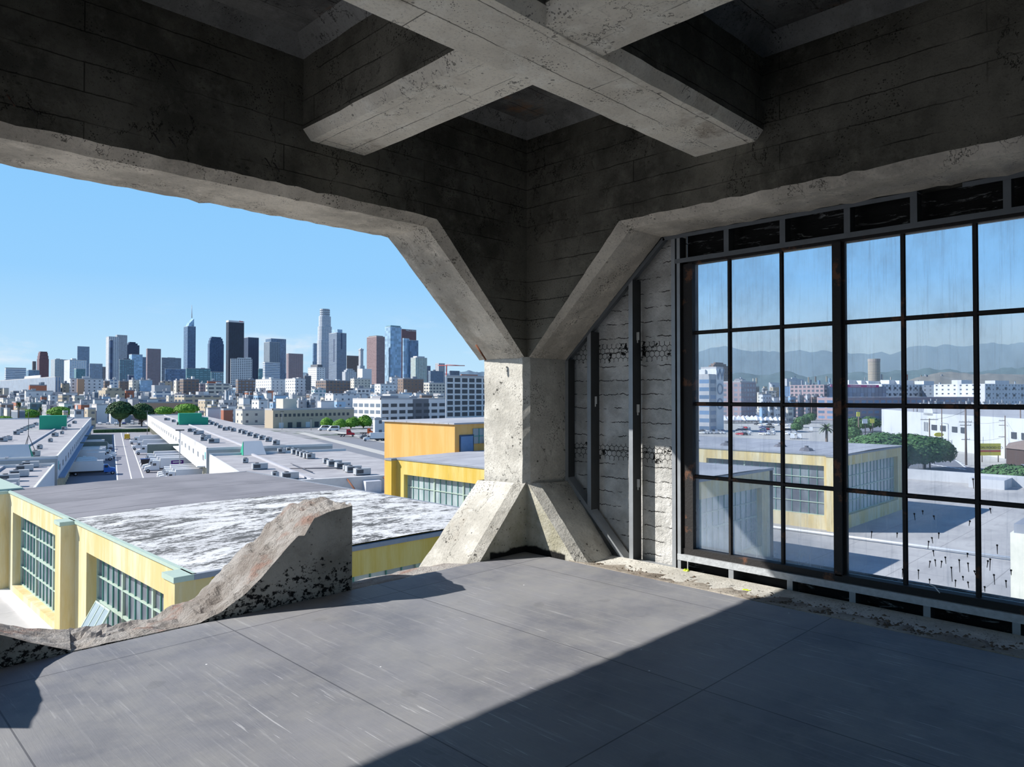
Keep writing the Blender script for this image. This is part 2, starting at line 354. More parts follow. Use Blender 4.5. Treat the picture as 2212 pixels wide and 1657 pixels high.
# corner block above the column, closing the two beams
m = MB(); m.box(4.665, XO, 4.48, YO, .345, 2.75)
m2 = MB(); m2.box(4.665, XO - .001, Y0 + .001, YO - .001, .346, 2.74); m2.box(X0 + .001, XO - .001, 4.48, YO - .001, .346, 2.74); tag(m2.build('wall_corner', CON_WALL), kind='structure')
# rust-cracked seam pieces left out on purpose; column
def colring(z, e=0): return [(4.665, 4.53, z), (4.715, 4.48, z), (XO, 4.48, z), (XO, YO, z), (4.72, YO, z), (4.665, 5.04, z)]
col = thing('corner_column', 'white pitted concrete corner column with sloping haunches at its foot', 'column', (4.9, 4.8, FZ))
m = MB(); zs = [-.82 + i * (1.165) / 14 for i in range(15)]
rg = [[(x + jag(.004), y + jag(.004), z) for x, y, z in colring(z)] for z in zs]
m.loft(rg, flip=False); m.build('shaft', CON_COL, parent=col)
def haunch(name, axis, matslope, matin):
    # profile along the wall: foot and shoulder, inner face with chamfer
    sh, ft = (4.665, 4.05) if axis == 'x' else (4.48, 3.87)
    base, end = (Y0, YO) if axis == 'x' else (X0, XO)
    dpo = [-.80, FZ]
    def P(h, z, d): return (h, d, z) if axis == 'x' else (d, h, z)
    n = 16; A, B, D, E = [], [], [], []
    offo = -.1 if axis == 'x' else 0
    for i in range(n):
        t = i / (n - 1)
        A.append(P(sh + .02 + (ft - sh) * t, -.80 + (FZ - .06 + .80) * t + jag(.003), base + .0))
        B.append(P(sh - .04 + (ft - sh - .02) * t + jag(.003), -.80 + (FZ - .08 + .80) * t + jag(.003), base + .09))
        E.append(P(sh - .04 + (ft - sh - .05) * t + jag(.004), -.81 + (FZ - .12 + .80) * t + jag(.004), (base + end) / 2))
        D.append(P(sh - .03 + (ft - sh + offo) * t + jag(.004), -.82 + (FZ - .10 + .80) * t + jag(.004), end))
    ms = MB(); fs = []
    for k in range(3):
        for i in range(n - 1): f = (k * n + i, k * n + i + 1, (k + 1) * n + i + 1, (k + 1) * n + i); fs.append(f if axis == 'x' else f[::-1])
    ms.add(A + B + E + D, fs)
    far = 5.19 if axis == 'x' else 5.09
    Dz = [P(far, p[2], end) for p in D]; ms.add(D + Dz, [((i, i + 1, n + i + 1, n + i) if axis == 'x' else (n + i, n + i + 1, i + 1, i)) for i in range(n - 1)])
    ms.build('haunch', matslope, parent=col)
    mi = MB(); Az = [P((4.70 if axis == 'x' else 4.51), p[2], base) for p in A]
    mi.add(A + Az, [((n + i, n + i + 1, i + 1, i) if axis == 'x' else (i, i + 1, n + i + 1, n + i)) for i in range(n - 1)])
    o = mi.build('inner_face', matin, parent=col)
haunch('left', 'x', CON_COL, TRI); haunch('right', 'y', CON_COL, TRI)
# left sill ledge (sloping) and the broken parapet remains
m = MB(); n = 90; rg = []
for i in range(n):
    x = BACK - .5 + (4.7 - BACK + .5) * i / (n - 1)
    rg.append([(x, 4.505, FZ - .01), (x, 4.58, FZ - .015 + jag(.012)), (x, 4.85 + jag(.02), FZ - .06 + jag(.02)), (x, YO - .06 + jag(.02), FZ - .10 + jag(.015)), (x, YO, FZ - .2), (x, YO, -3.2), (x, 4.505, -3.2)])
m.loft(rg, flip=True)
tag(m.build('trim_1', RUBBLE), kind='structure')
def stub(name, inner, outer, matend, label, flip=False, amp=1):
    """inner / outer: silhouettes [(x,z)] of the broken top on the inner (y=4.53) and outer (y=5.1) face, same count"""
    base = thing(name, label, 'broken parapet', (sum(p[0] for p in inner) / len(inner), 4.8, FZ))
    def dense(pl, k=8):
        out = []
        for i in range(len(pl) - 1):
            for j in range(k): t = j / k; out.append((pl[i][0] + (pl[i + 1][0] - pl[i][0]) * t, pl[i][1] + (pl[i + 1][1] - pl[i][1]) * t))
        return out + [pl[-1]]
    a, b = dense(inner), dense(outer); n = len(a); K = 10; vs = []
    for k in range(K + 1):
        t = k / K
        for i in range(n):
            x = a[i][0] * (1 - t) + b[i][0] * t; z = a[i][1] * (1 - t) + b[i][1] * t; y = 4.53 + .57 * t
            if 0 < k:
                q = noise.noise(Vector((x * 5, y * 5, z * 5))) * .05 + noise.noise(Vector((x * 14, y * 14, z * 14))) * .028 + noise.noise(Vector((x * 35, y * 35, z * 35))) * .012
                z += q * amp
            else: z += noise.noise(Vector((x * 9, 0, 0))) * .006
            vs.append((x, y, max(z, FZ - .12)))
    fs = []
    for k in range(K):
        for i in range(n - 1): fs.append((k * n + i, k * n + i + 1, (k + 1) * n + i + 1, (k + 1) * n + i))
    m = MB(); m.add(vs, fs if not flip else fs); m.build('broken_top', RUBBLE, parent=base)
    for k, y, nm in ((0, 4.53, 'inner_face'), (K, 5.1, 'outer_face')):
        mm = MB(); top = [vs[k * n + i] for i in range(n)]; bot = [(p[0], y, FZ - .14) for p in top]
        fs = [(i, n + i, n + i + 1, i + 1) for i in range(n - 1)]
        mm.add(top + bot, fs if k == 0 else [f[::-1] for f in fs]); mm.build(nm, TARRED if k == 0 else RUBBLE, parent=base)
    e = [vs[k * n + n - 1] for k in range(K + 1)]; eb = [(p[0], p[1], FZ - .14) for p in e]
    mm = MB(); mm.add(e + eb, [(i, K + 1 + i, K + 2 + i, i + 1) for i in range(K)]); mm.build('end_face', matend, parent=base)
    return base
def px2(pl, Y): return [(onx_.x, onx_.z) for onx_ in (ony(x, y, Y) for x, y in pl)]
inn = px2([(156, 1406), (230, 1390), (434, 1345), (480, 1321), (533, 1280), (564, 1249), (612, 1193), (645, 1157), (658, 1157), (679, 1119), (705, 1108), (740, 1098), (761, 1092)], 4.53)
out = px2([(150, 1362), (244, 1352), (319, 1334), (402, 1295), (424, 1281), (444, 1267), (480, 1231), (520, 1197), (540, 1172), (564, 1146), (612, 1097), (662, 1077), (742, 1086)], 5.1)
stub('broken_parapet', inn, out, CON_COL, 'large jagged concrete parapet stub with tar splashes, standing free left of the corner column')
inn = px2([(-560, 1100), (-300, 1215), (-120, 1322), (0, 1371), (69, 1389), (110, 1397), (153, 1405)], 4.53)
out = px2([(-560, 1080), (-300, 1215), (-120, 1312), (0, 1347), (55, 1358), (97, 1364), (150, 1360)], 5.1)
stub('broken_parapet', inn, out, CON_COL, 'low curved broken parapet piece at the left edge, black tar on its inner face', amp=.3)
# ceiling
m = MB(); m.box(BACK - .5, XO, BACK - .5, YO, 2.44, 2.75); tag(m.build('ceiling', CON_CEIL), kind='structure')
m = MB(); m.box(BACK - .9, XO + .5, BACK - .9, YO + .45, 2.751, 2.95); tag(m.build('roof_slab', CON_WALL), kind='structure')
def xbeam(axis, c0, c1, zb, label):
    # profile across, lofted along; chamfered lower edges
    pr = [(c0 - .055, 2.45), (c0 - .055, zb + .065), (c0, zb), (c1, zb), (c1 + .055, zb + .065), (c1 + .055, 2.45)]
    e0, e1 = BACK, (Y0 + .02 if axis == 'y' else X0 + .02); n = 60; rg = []
    for i in range(n):
        h = e0 + (e1 - e0) * i / (n - 1)
        rg.append([((c + jag(.004)), h, z + jag(.003)) if axis == 'y' else (h, (c + jag(.004)), z + jag(.003)) for c, z in pr])
    t = thing('ceiling_beam', label, 'beam', (rg[n // 2][2][0] if axis == 'y' else 0, 0 if axis == 'y' else rg[n // 2][2][1], zb), group=None)
    ms, mw = MB(), MB()
    for (m_, idx) in ((mw, (0, 1)), (ms, (1, 2)), (ms, (2, 3)), (ms, (3, 4)), (mw, (4, 5))):
        vs = [rg[i][k] for i in range(n) for k in idx]
        fs = [(2 * i, 2 * i + 2, 2 * i + 3, 2 * i + 1) for i in range(n - 1)]
        m_.add(vs, fs if axis == 'x' else [f[::-1] for f in fs])
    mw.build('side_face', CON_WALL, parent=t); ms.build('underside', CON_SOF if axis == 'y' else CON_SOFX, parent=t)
    return t
xbeam('y', 2.52, 2.96, 1.775, 'concrete ceiling beam whose pale underside runs from the left header towards the upper right')
xbeam('x', 2.30, 2.774, 1.766, 'concrete ceiling beam whose pale underside runs from the upper left down to the right header')
xbeam('y', .08, .55, 1.775, 'parallel ceiling beam out beyond the upper left of the coffers')
xbeam('x', -.12, .40, 1.766, 'parallel ceiling beam out beyond the upper right of the coffers')
m = MB()   # fillets where coffers meet the slab
def fil(axis, c, s_, e0, e1):
    a = [(c, 2.33), (c + s_ * .11, 2.441), (c, 2.441)]
    r = [[(x, h, z) if axis == 'y' else (h, x, z) for x, z in a] for h in (e0, e1)]; m.loft(r)
fil('x', Y0, -1, BACK, X0); fil('y', X0, -1, BACK, Y0)
for c in (2.465, .495): fil('y', c if c > 1 else c + .11, -1 if c > 1 else 1, BACK, Y0)
fil('y', 3.015, 1, BACK, Y0); fil('x', 2.829, 1, BACK, X0); fil('x', 2.245, -1, BACK, X0); fil('x', .455, 1, BACK, X0)
m.build('ceiling_fillet', concrete('fillet_concrete', (.30, .30, .29), (.14, .14, .135), pits=.3, seed=14), parent=bpy.data.objects['ceiling'])
# back walls of the room, with openings like the left one
m = MB()
m.box(BACK - .5, BACK, BACK - .5, YO, 1.4, 2.75); m.box(BACK - .5, BACK, BACK - .5, 0, -3.2, 1.4); m.box(BACK - .5, BACK, 4.0, YO, -3.2, 1.4)
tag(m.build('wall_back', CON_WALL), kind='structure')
m = MB()
m.box(BACK, XO, BACK - .5, BACK, 1.4, 2.75); m.box(BACK, .5, BACK - .5, BACK, -3.2, 1.4); m.box(3.6, XO, BACK - .5, BACK, -3.2, 1.4)
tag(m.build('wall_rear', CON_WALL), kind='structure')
# floor ledge under the right opening, dusty
m = MB(); rg = []; n = 120
for i in range(n):
    y = BACK + (4.0 - BACK) * i / (n - 1)
    rg.append([(4.681, y, FZ - .03), (4.69, y, FZ + .004 + jag(.003)), (4.85 + jag(.02), y, FZ - .015 + jag(.014)), (5.02 + jag(.02), y, FZ - .035 + jag(.014)), (5.2, y, FZ - .07), (5.45, y, FZ - .09), (5.45, y, -3.2), (4.681, y, -3.2)])
m.loft(rg, flip=True); tag(m.build('trim_2', MORTAR), kind='structure')
# debris in the gutter
m = MB()
for i in range(9000):
    y = random.uniform(.7, 3.95); x = random.choice((random.gauss(5.06, .07), random.uniform(4.72, 5.19)))
    if x < 4.71 or x > 5.5: continue
    if y > 3.6 and random.random() < .0: continue
    if 2.5 < y < 3.3 and x < 4.95 and random.random() < .7: continue
    z = FZ - .015 - (x - 4.7) * .1 + abs(random.gauss(0, .008)); s_ = random.uniform(.004, .013) * (1.6 if random.random() < .1 else 1) * (1.5 if y < 2.4 else 1)
    a = random.uniform(0, 6.3); ex = Vector((math.cos(a), math.sin(a), jag(.4))) * s_; ey = Vector((-math.sin(a), math.cos(a), jag(.4))) * s_ * .6
    c_ = Vector((x, y, z)); m.add([c_ - ex, c_ - ey, c_ + ex, c_ + ey, c_ + Vector((0, 0, s_ * .6))], [(0, 1, 4), (1, 2, 4), (2, 3, 4), (3, 0, 4)])
tag(m.build('gravel_litter', DEBRIS), 'brown grit and crumbled mortar along the foot of the window wall', 'gravel', kind='stuff')
# stucco infill between the haunch and the window, with its metal stud frame
inf = thing('infill_panel', 'cracked white stucco panel with exposed hexagonal wire mesh beside the steel window', 'wall panel', (5.34, 3.8, -1.5))
XP = 5.335
ops = [(3.235, -1.528), (3.235, 1.6), (3.55, 1.6), (4.75, .55), (4.75, -1.528)]
m = MB(); ring = [(XP, y, z) for y, z in ops]; ring2 = [(XP + .05, y, z) for y, z in ops]; m.loft([ring, ring2], flip=True); m.build('stucco', STUCCO, parent=inf)
fr = thing('metal_stud_frame', 'galvanised steel stud framing around the window and against the right-hand haunch', 'stud frame', (5.22, 3.0, -1.5))
WEBM = M('shade_dark_stud_web', (.045, .048, .05), .6, .3, 9); GALVT = M('dull_dark_steel', (.15, .165, .18), .55, .3, 8, metal=.2)  # webs are galvanised too; their near-black colour stands in for shade
def cstud(y, z0, z1, nm='stud', mt=GALV, w=.042, dep=.10):
    q = MB(); q.box(5.2, 5.2025, y - w / 2, y + w / 2, z0, z1)
    o = q.build(nm, mt, parent=fr); q = MB(); q.box(5.2026, 5.2 + dep - .0031, y - w / 2, y - w / 2 + .003, z0, z1); q.build('web', WEBM, parent=o); return o
def diagz(y, top=True):   # opening edge heights on the outer plane
    if top: return 1.34 if y < 3.40 else 1.34 - (y - 3.40) * (1.0 / 1.09)
    return -1.5 if y < 3.80 else -1.5 + (y - 3.80) * (.70 / .69)
for y in (4.19, 3.72): cstud(y, diagz(y, False) + .02, diagz(y) - .03, dep=.13)
cstud(4.465, -.80, .34); cstud(3.285, -1.5, 1.32, w=.036); cstud(3.235, -1.5, 1.32, w=.03)
for y in (2.798, 2.340, 1.875, 1.451, .935, .47, 0): cstud(y, 1.13, 1.33, mt=GALVT)
for y in (2.77, 2.30, 1.857, 1.394, .912, .45): cstud(y, -1.49, -1.345)
def track(pts, nm='track', w=.034, mt=GALV):
    q = MB()
    for a, b in zip(pts, pts[1:]):
        a = Vector((5.198, a[0], a[1])); b = Vector((5.198, b[0], b[1])); d = (b - a); up = Vector((1, 0, 0)).cross(d).normalized()
        if up.z < 0: up = -up
        q.obox(a - up * w * .0, d, up * w, (.003, 0, 0)); q.obox(a + up * w, d, up * .003, (.10, 0, 0))
    return q.build(nm, mt, parent=fr)
def trackd(pts, w=.034):
    q = MB()
    for a, b in zip(pts, pts[1:]):
        a = Vector((5.198, a[0], a[1])); b = Vector((5.198, b[0], b[1])); d = (b - a); up = Vector((1, 0, 0)).cross(d).normalized()
        if up.z > 0: up = -up
        q.obox(a, d, up * w, (.003, 0, 0)); q.obox(a, d, up * .003, (.10, 0, 0))
    return q.build('track', GALVT, parent=fr)
trackd([(1.43, 1.345), (3.385, 1.345), (4.48, .345)]); trackd([(-2.5, 1.345), (1.17, 1.345)])
track([(-2.5, 1.10), (3.27, 1.10)], mt=GALVT)
track([(4.48, -.80), (3.80, -1.49), (3.25, -1.49)]); track([(3.25, -1.515), (1.19, -1.515)], w=.04, mt=GALVD); track([(1.17, -1.52), (-2.5, -1.52)], w=.04, mt=GALVD)
q = MB(); q.box(5.195, 5.199, -2.5, 3.25, -1.37, -1.325); q.box(5.195, 5.28, -2.5, 3.25, -1.325, -1.32); q.build('sill_track', GALVD, parent=fr)
for (y, z) in ((3.69, .52), (3.69, -.12), (4.165, -.05), (3.69, -.78)):   # punched slots daubed white
    q = MB(); q.box(5.26, 5.262, y - .02, y + .012, z - .035, z + .035); q.box(5.26, 5.262, y - .008, y + .004, z - .06, z - .035); q.build('slot_patch', M('white_daub', (.75, .75, .72)), parent=fr)
# sheathing strips above and below the window
ws = thing('sheathing_strip', 'peeling black boards behind the studs below the window', 'board', (5.33, .5, -1.52))
q = MB(); q.box(5.325, 5.36, -2.45, 3.22, -1.525, -1.26); q.build('board', PEEL, parent=ws)
ws = thing('sheathing_strip', 'blackened boards behind the studs above the window', 'board', (5.33, .5, 1.08))
q = MB(); q.box(5.325, 5.36, -2.45, 3.22, 1.10, 1.62); q.build('board', PEEL, parent=ws)
m = MB(); m.box(XP + .055, XP + .15, 3.0, YO - .5, -1.6, 1.4); 
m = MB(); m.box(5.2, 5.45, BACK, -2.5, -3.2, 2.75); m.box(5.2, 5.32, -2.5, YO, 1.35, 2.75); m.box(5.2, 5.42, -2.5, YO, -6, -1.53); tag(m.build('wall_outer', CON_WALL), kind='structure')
# ---- steel window ----
XW = 5.27
win = thing('window_1', None, None, (XW, 1.0, -1.3), kind='structure')
q = MB()
q.box(XW - .03, XW + .05, 3.17, 3.25, -1.32, 1.14); q.box(XW - .03, XW + .05, -2.5, 3.25, 1.085, 1.13); q.box(XW - .05, XW + .06, -2.5, 3.25, -1.335, -1.27)
q.build('window_frame', STEEL, parent=win)
q = MB(); q.box(XW - .045, XW + .055, 3.12, 3.20, -1.28, 1.09); q.build('window_jamb', STEEL, parent=win)
edges = [3.165, 2.807, 2.379, 1.955, 1.538, 1.119, .70, .28, -.14, -.56, -.98, -1.4, -1.82, -2.24]
rows = [1.08, .515, -.075, -.675, -1.262]
for e in edges[1:]:
    q = MB()
    if any(abs(e - k_) < .01 for k_ in (1.955, .70, -.56, -1.82)): q.box(XW - .05, XW + .05, e - .024, e + .026, -1.28, 1.09); q.box(XW - .02, XW + .02, e - .045, e + .045, -1.28, 1.09); q.build('mullion', STEEL, parent=win)
    else: q.box(XW - .018, XW + .022, e - .009, e + .009, -1.28, 1.09); q.box(XW - .002, XW + .004, e - .016, e + .016, -1.28, 1.09); q.build('muntin', STEEL, parent=win)
for r_ in rows[1:-1]:
    q = MB(); q.box(XW - .016, XW + .022, -2.5, 3.18, r_ - .009, r_ + .009); q.box(XW - .002, XW + .004, -2.5, 3.18, r_ - .016, r_ + .016); q.build('muntin', STEEL, parent=win)
DARKSPOT = M('black_tar_drip', (.02, .018, .016), .6)
spots = [(2102, 1035, 20), (2139, 1099, 10), (1883, 1149, 16), (1938, 1152, 10), (1975, 1110, 14), (1993, 1104, 8), (2017, 1115, 8), (2095, 1126, 10), (2028, 1152, 12), (2013, 1162, 12), (2006, 1170, 16), (2016, 1190, 12), (2154, 1178, 18), (2009, 1213, 14), (2020, 1210, 14), (2034, 1213, 14), (2042, 1204, 14), (2072, 1210, 26), (2091, 1217, 18), (2055, 1226, 30), (2139, 1208, 24), (2134, 1212, 14), (2147, 1242, 20), (2090, 1196, 8), (2064, 1254, 14), (2091, 1258, 12), (2173, 1255, 14), (2184, 1232, 10), (1950, 1230, 18), (1955, 1214, 12), (1984, 1232, 20), (2008, 1252, 10), (2127, 1268, 10), (2105, 1234, 8), (2080, 1246, 8)]
for i in range(len(edges) - 1):
    for j in range(4):
        y1, y0 = edges[i], edges[i + 1]
        q = MB(); q.box(XW + .002, XW + .006, y0, y1, rows[j + 1], rows[j]); po = q.build('glass_pane', GLASS, parent=win)
        if i > 6: continue
        sp = []
        for (sx, sy, ln) in spots:
            p_ = onx(sx, sy, XW - .001)
            if y0 < p_.y < y1 and rows[j + 1] < p_.z < rows[j]: sp.append((p_, ln))
        if sp:
            q = MB()
            for p_, ln in sp:
                e = onx(1106 + (p_.x - p_.y) / (p_.x + p_.y) * F + 2, 853, XW); r_ = .006
                q.ball(p_, .004, r_, r_ * 1.1, 8, 5); q.tube(p_, p_ - Vector((0, jag(.006), ln * .0030)), .003, .0018, 5)
            q.build('tar_drip', DARKSPOT, parent=po)
# loose things by the window
def crumple(name, label, c, r, mat, cat):
    q = MB(); q.ball(c, r * 1.3, r, r * .7, 9, 7, r * .28); q.ball(Vector(c) + Vector((-.01, r * .8, r * .2)), r * .7, r * .6, r * .5, 8, 6, r * .25); q.sm = [False] * len(q.sm)
    return tag(q.build(name, mat), label, cat)
crumple('crumpled_wrapper', 'crumpled lime green wrapper lying on the dusty ledge under the window', onx(1616, 1279, 4.98), .026, LEAFY, 'litter')
crumple('crumpled_wrapper', 'small lime green scrap tucked in the lower left corner below the window frame', onx(1484, 1233, 5.17), .02, LEAFY, 'litter')
q = MB(); p0 = onx(2008, 1262, 5.2); p1 = onx(2030, 1281, 5.16); pm = (p0 + p1) / 2 + Vector((0, 0, .012)); q.tube(p0, pm, .004, .004, 6); q.tube(pm, p1, .004, .003, 6)
tag(q.build('paint_scraping', M('white_flake', (.8, .8, .78))), 'curled white strip on the sill below the window', 'paint strip')
# rebar hooks sticking out of the left beam
for (x, y) in ((15, 205), (60, 222), (330, 287), (365, 297), (333, 118), (366, 133), (572, 342), (590, 352)):
    p_ = ony(x, y, 4.50); q = MB(); q.tube(p_, p_ + Vector((.0, -.02, -.01)), .004); q.tube(p_ + Vector((0, -.02, -.01)), p_ + Vector((.03, -.03, -.06)), .004)
    tag(q.build('wire_hook', STEEL), 'rusty wire hook in the left header, %s' % {15: 'outer one at the far left', 60: 'inner one at the far left', 330: 'low, left one of the middle pair', 365: 'low, right one of the middle pair', 333: 'high up, left one', 366: 'high up, right one', 572: 'nearest the cross beam, left one', 590: 'nearest the cross beam, right one'}[x], 'hook')
q = MB(); a = ony(1028, 745, 4.93); b = ony(1050, 778, 4.86); q.tube(a, b, .012, .008, 6); tag(q.build('rusty_rebar', M('rust', (.20, .08, .045), .9, .4, 20)), 'rusted bar exposed at the foot of the left haunch above the column', 'rebar')
# ================= OUTSIDE: FACTORY WINGS =================
def yellow(name, a, b, streak=.6):
    k = N(name); p = k.pos(); q = k.sep(p)
    s_ = k.noise(k.scale(p, (1, 1, .12)), .9, 6, .7); s2 = k.noise(k.scale(p, (1, 1, .2), (3, 3, 3)), 3.0, 4, .6)
    c = k.mix(k.ramp(s_, .38, .66), a, b); c = k.mix(k.math('MULTIPLY', k.ramp(s2, .55, .75), .45 * streak), c, (.26, .20, .09))
    k.bsdf(c, .9, bump=k.noise(p, 9, 4), bs=.15, spec=.15); return k.m
YEL = yellow('pale_yellow_stucco', (.64, .50, .23), (.70, .63, .43))
YELB = yellow('strong_yellow_stucco', (.62, .42, .08), (.70, .54, .19))
ORG_ = yellow('orange_stucco', (.66, .36, .11), (.70, .42, .16), .3)
def roofing(name, a, b, seam=0, dirty=0, grid=None):
    k = N(name); p = k.pos(); q = k.sep(p)
    c = k.mix(k.ramp(k.noise(p, .22, 5, .6), .35, .68), a, b)
    c = k.mix(k.math('MULTIPLY', k.ramp(k.noise(k.scale(p, (.5, 2.2, 1)), .5, 5, .7), .5, .75), .5), c, tuple(x * .6 for x in a))
    if seam:
        w_ = k.math('ADD', q[1], k.math('MULTIPLY', k.noise(p, .5, 3), .3)); ln = k.math('LESS_THAN', k.math('FRACT', k.math('DIVIDE', w_, seam)), .03 / seam * 3)
        ln = k.math('MULTIPLY', ln, k.ramp(k.noise(p, .12, 2), .40, .52)); c = k.mix(ln, c, tuple(x * .45 for x in a))
    if grid:
        g1 = k.math('LESS_THAN', k.math('FRACT', k.math('DIVIDE', q[0], grid)), .012); g2 = k.math('LESS_THAN', k.math('FRACT', k.math('DIVIDE', q[1], grid)), .012)
        c = k.mix(k.math('MULTIPLY', k.math('ADD', g1, g2, clamp=True), .5), c, tuple(x * .4 for x in a))
    h = None
    if dirty:
        d_ = k.noise(k.scale(p, (.35, .8, 1)), .8, 8, .8, .8); f2 = k.noise(k.scale(p, (.9, 2.0, 1)), 3.0, 6, .85)
        c = k.mix(k.ramp(k.math('ADD', k.math('MULTIPLY', d_, .55), k.math('MULTIPLY', f2, .45)), .485, .54), c, (.10, .10, .095)); h = f2
    k.bsdf(c, .85, bump=h, bs=.5, bd=.03, spec=.2); return k.m
RF_GREY = roofing('grey_roll_roofing', (.20, .195, .205), (.27, .26, .27), seam=4.2)
RF_WHITE = roofing('flaking_white_roofing', (.62, .61, .59), (.72, .71, .68), dirty=1)
RF_LOW = roofing('pale_membrane_roof', (.42, .405, .39), (.52, .50, .475), grid=5.5)
RF_BLUE = roofing('blue_grey_sheet_roof', (.35, .36, .39), (.43, .44, .46), seam=2.2)
MINT = M('mint_green_paint', (.42, .52, .43), .6, .12, 6); MINTD = M('dark_green_frame', (.10, .28, .24), .6, .2, 6)
COPING = M('grey_coping', (.25, .27, .30), .7, .2, 3)
PANE = N('grey_factory_pane'); _o = PANE.pos(); PANE.bsdf(PANE.mix(PANE.ramp(PANE.noise(PANE.scale(_o, (1, 1, .6)), .45, 3), .4, .62), (.11, .12, .15), (.24, .28, .31)), .3, spec=.6); PANE = PANE.m
PANEL_ = N('pale_reflecting_pane'); _o = PANEL_.pos(); PANEL_.bsdf(PANEL_.mix(PANEL_.ramp(PANEL_.noise(PANEL_.scale(_o, (1, 1, .6)), .4, 3), .4, .62), (.28, .34, .36), (.48, .55, .55)), .3, spec=.6); PANEL_ = PANEL_.m
def fwindow(parent, axis, c, h0, h1, z0, z1, nsec, nper, nrow, pane, thick=MINT, thin=MINTD, boldrow=2):
    """industrial steel window; axis 'y': lies in plane x=c and runs along y"""
    def B(q, a0, a1, z0_, z1_, d0, d1):
        if axis == 'y': q.box(c + d0, c + d1, a0, a1, z0_, z1_)
        else: q.box(a0, a1, c + d0, c + d1, z0_, z1_)
    q = MB(); B(q, h0, h1, z0, z1, .03, .06); w_ = q.build('window', pane, parent=parent)
    q = MB()
    for i in range(nsec + 1): a = h0 + (h1 - h0) * i / nsec; B(q, a - .07, a + .07, z0, z1, -.06, .03)
    for j in range(nrow + 1):
        z = z0 + (z1 - z0) * j / nrow; t = .06 if j % boldrow == 0 else .03; B(q, h0, h1, z - t, z + t, -.05, .03)
    q.build('window_frame', thick, parent=w_)
    q = MB()
    for i in range(nsec * nper + 1):
        if i % nper: a = h0 + (h1 - h0) * i / (nsec * nper); B(q, a - .022, a + .022, z0, z1, -.02, .03)
    q.build('muntin', thin, parent=w_); return w_
def wing(label, x0, x1, y0, y1, zt, zb, wallm, sidem, roofs, coping, panes, bays=((.10, .90), (.10, .90)), wz=(-6.6, -10.6), front=True):
    """one glazed wing of the factory; west face at x0 with two bays, south face at y0"""
    b = thing('factory_wing', label, 'building', ((x0 + x1) / 2, (y0 + y1) / 2, zb))
    q = MB(); T = .55
    nb = len(bays); bl = (y1 - y0 + (0)) / nb
    q.box(x0, x0 + T, y0, y1, wz[0], zt); q.box(x0, x0 + T, y0, y1, zb, wz[1])
    for i, (f0, f1) in enumerate(bays):
        ys = y0 + i * bl
        q.box(x0, x0 + T, ys, ys + bl * f0, wz[1], wz[0]); q.box(x0, x0 + T, ys + bl * f1, ys + bl, wz[1], wz[0])
        fwindow(b, 'y', x0 + T * .8, ys + bl * f0, ys + bl * f1, wz[1], wz[0], 3, 5, 4, panes)
    q.box(x0 + T, x1, y1 - T, y1, zb, zt); q.box(x1 - T, x1, y0, y1 - T, zb, zt)
    q.build('wall', wallm, parent=b)
    for i in range(nb + 1):
        yc = y0 + i * bl + (-.05 if i else .55); q = MB()
        q.box(x0 - .55, x0, yc - .55, yc + .35, zb, zt - .12); q.build('pilaster', wallm, parent=b)
    q = MB(); q.box(x0 + T, x1, y0, y0 + T, wz[0], zt); q.box(x0 + T, x1, y0, y0 + T, zb, wz[1]); q.box(x0 + T, x0 + 1.6, y0, y0 + T, wz[1], wz[0]); q.box(x1 - 1.8, x1, y0, y0 + T, wz[1], wz[0])
    q.build('end_wall', sidem, parent=b); fwindow(b, 'x', y0 + T * .8, x0 + 1.6, x1 - 1.8, wz[1], wz[0], 3, 5, 4, PANEL_)
    q = MB(); q.box(x0 + .6, x1 - .6, y0 + .6, y1 - .6, zb + .02, zt - .4); q.build('interior_floor', M('factory_interior', (.12, .12, .13)), parent=b)
    for (ya, yb, rm) in roofs:
        q = MB(); n = 24; n2 = 12; vs = []
        for i in range(n + 1):
            for j in range(n2 + 1):
                vs.append((x0 + .12 + (x1 - x0 - .12) * j / n2, ya + (yb - ya) * i / n, zt + .03 + .10 * math.sin(3.1416 * j / n2) + jag(.01)))
        q.add(vs, [(i * (n2 + 1) + j, i * (n2 + 1) + j + 1, (i + 1) * (n2 + 1) + j + 1, (i + 1) * (n2 + 1) + j) for i in range(n) for j in range(n2)])
        q.box(x0 + .6, x1 - .1, ya + .6, yb - .1, zt - .25, zt - .02); q.build('roof', rm, parent=b)
    q = MB(); q.box(x0, x1, y0 - .06, y0 + .1, zt - .12, zt + .05); q.box(x0, x1, y1 - .1, y1 + .08, zt - .1, zt + .05); q.box(x1 - .1, x1 + .08, y0, y1, zt - .1, zt + .05)
    q.build('edge_flashing', COPING, parent=b); q = MB(); q.box(x0 - .06, x0 + .10, y0, y1, zt - .06, zt + .05); q.build('coping', coping, parent=b)
    for i in range(nb + 1):
        yc = y0 + i * bl + (-.05 if i else .55); q = MB(); q.box(x0 - .60, x0, yc - .60, yc + .40, zt - .12, zt + .05); q.build('pilaster_cap', coping, parent=b)
    return b
w1 = wing('yellow factory wing below, its roof half grey and half flaking white', 8.6, 22.8, 22.3, 49.6, -5.5, -12.4, YEL, YELB, ((22.3, 36.2, RF_WHITE), (36.2, 49.6, RF_GREY)), MINT, PANE, bays=((.10, .83), (.10, .88)), wz=(-6.55, -10.6))
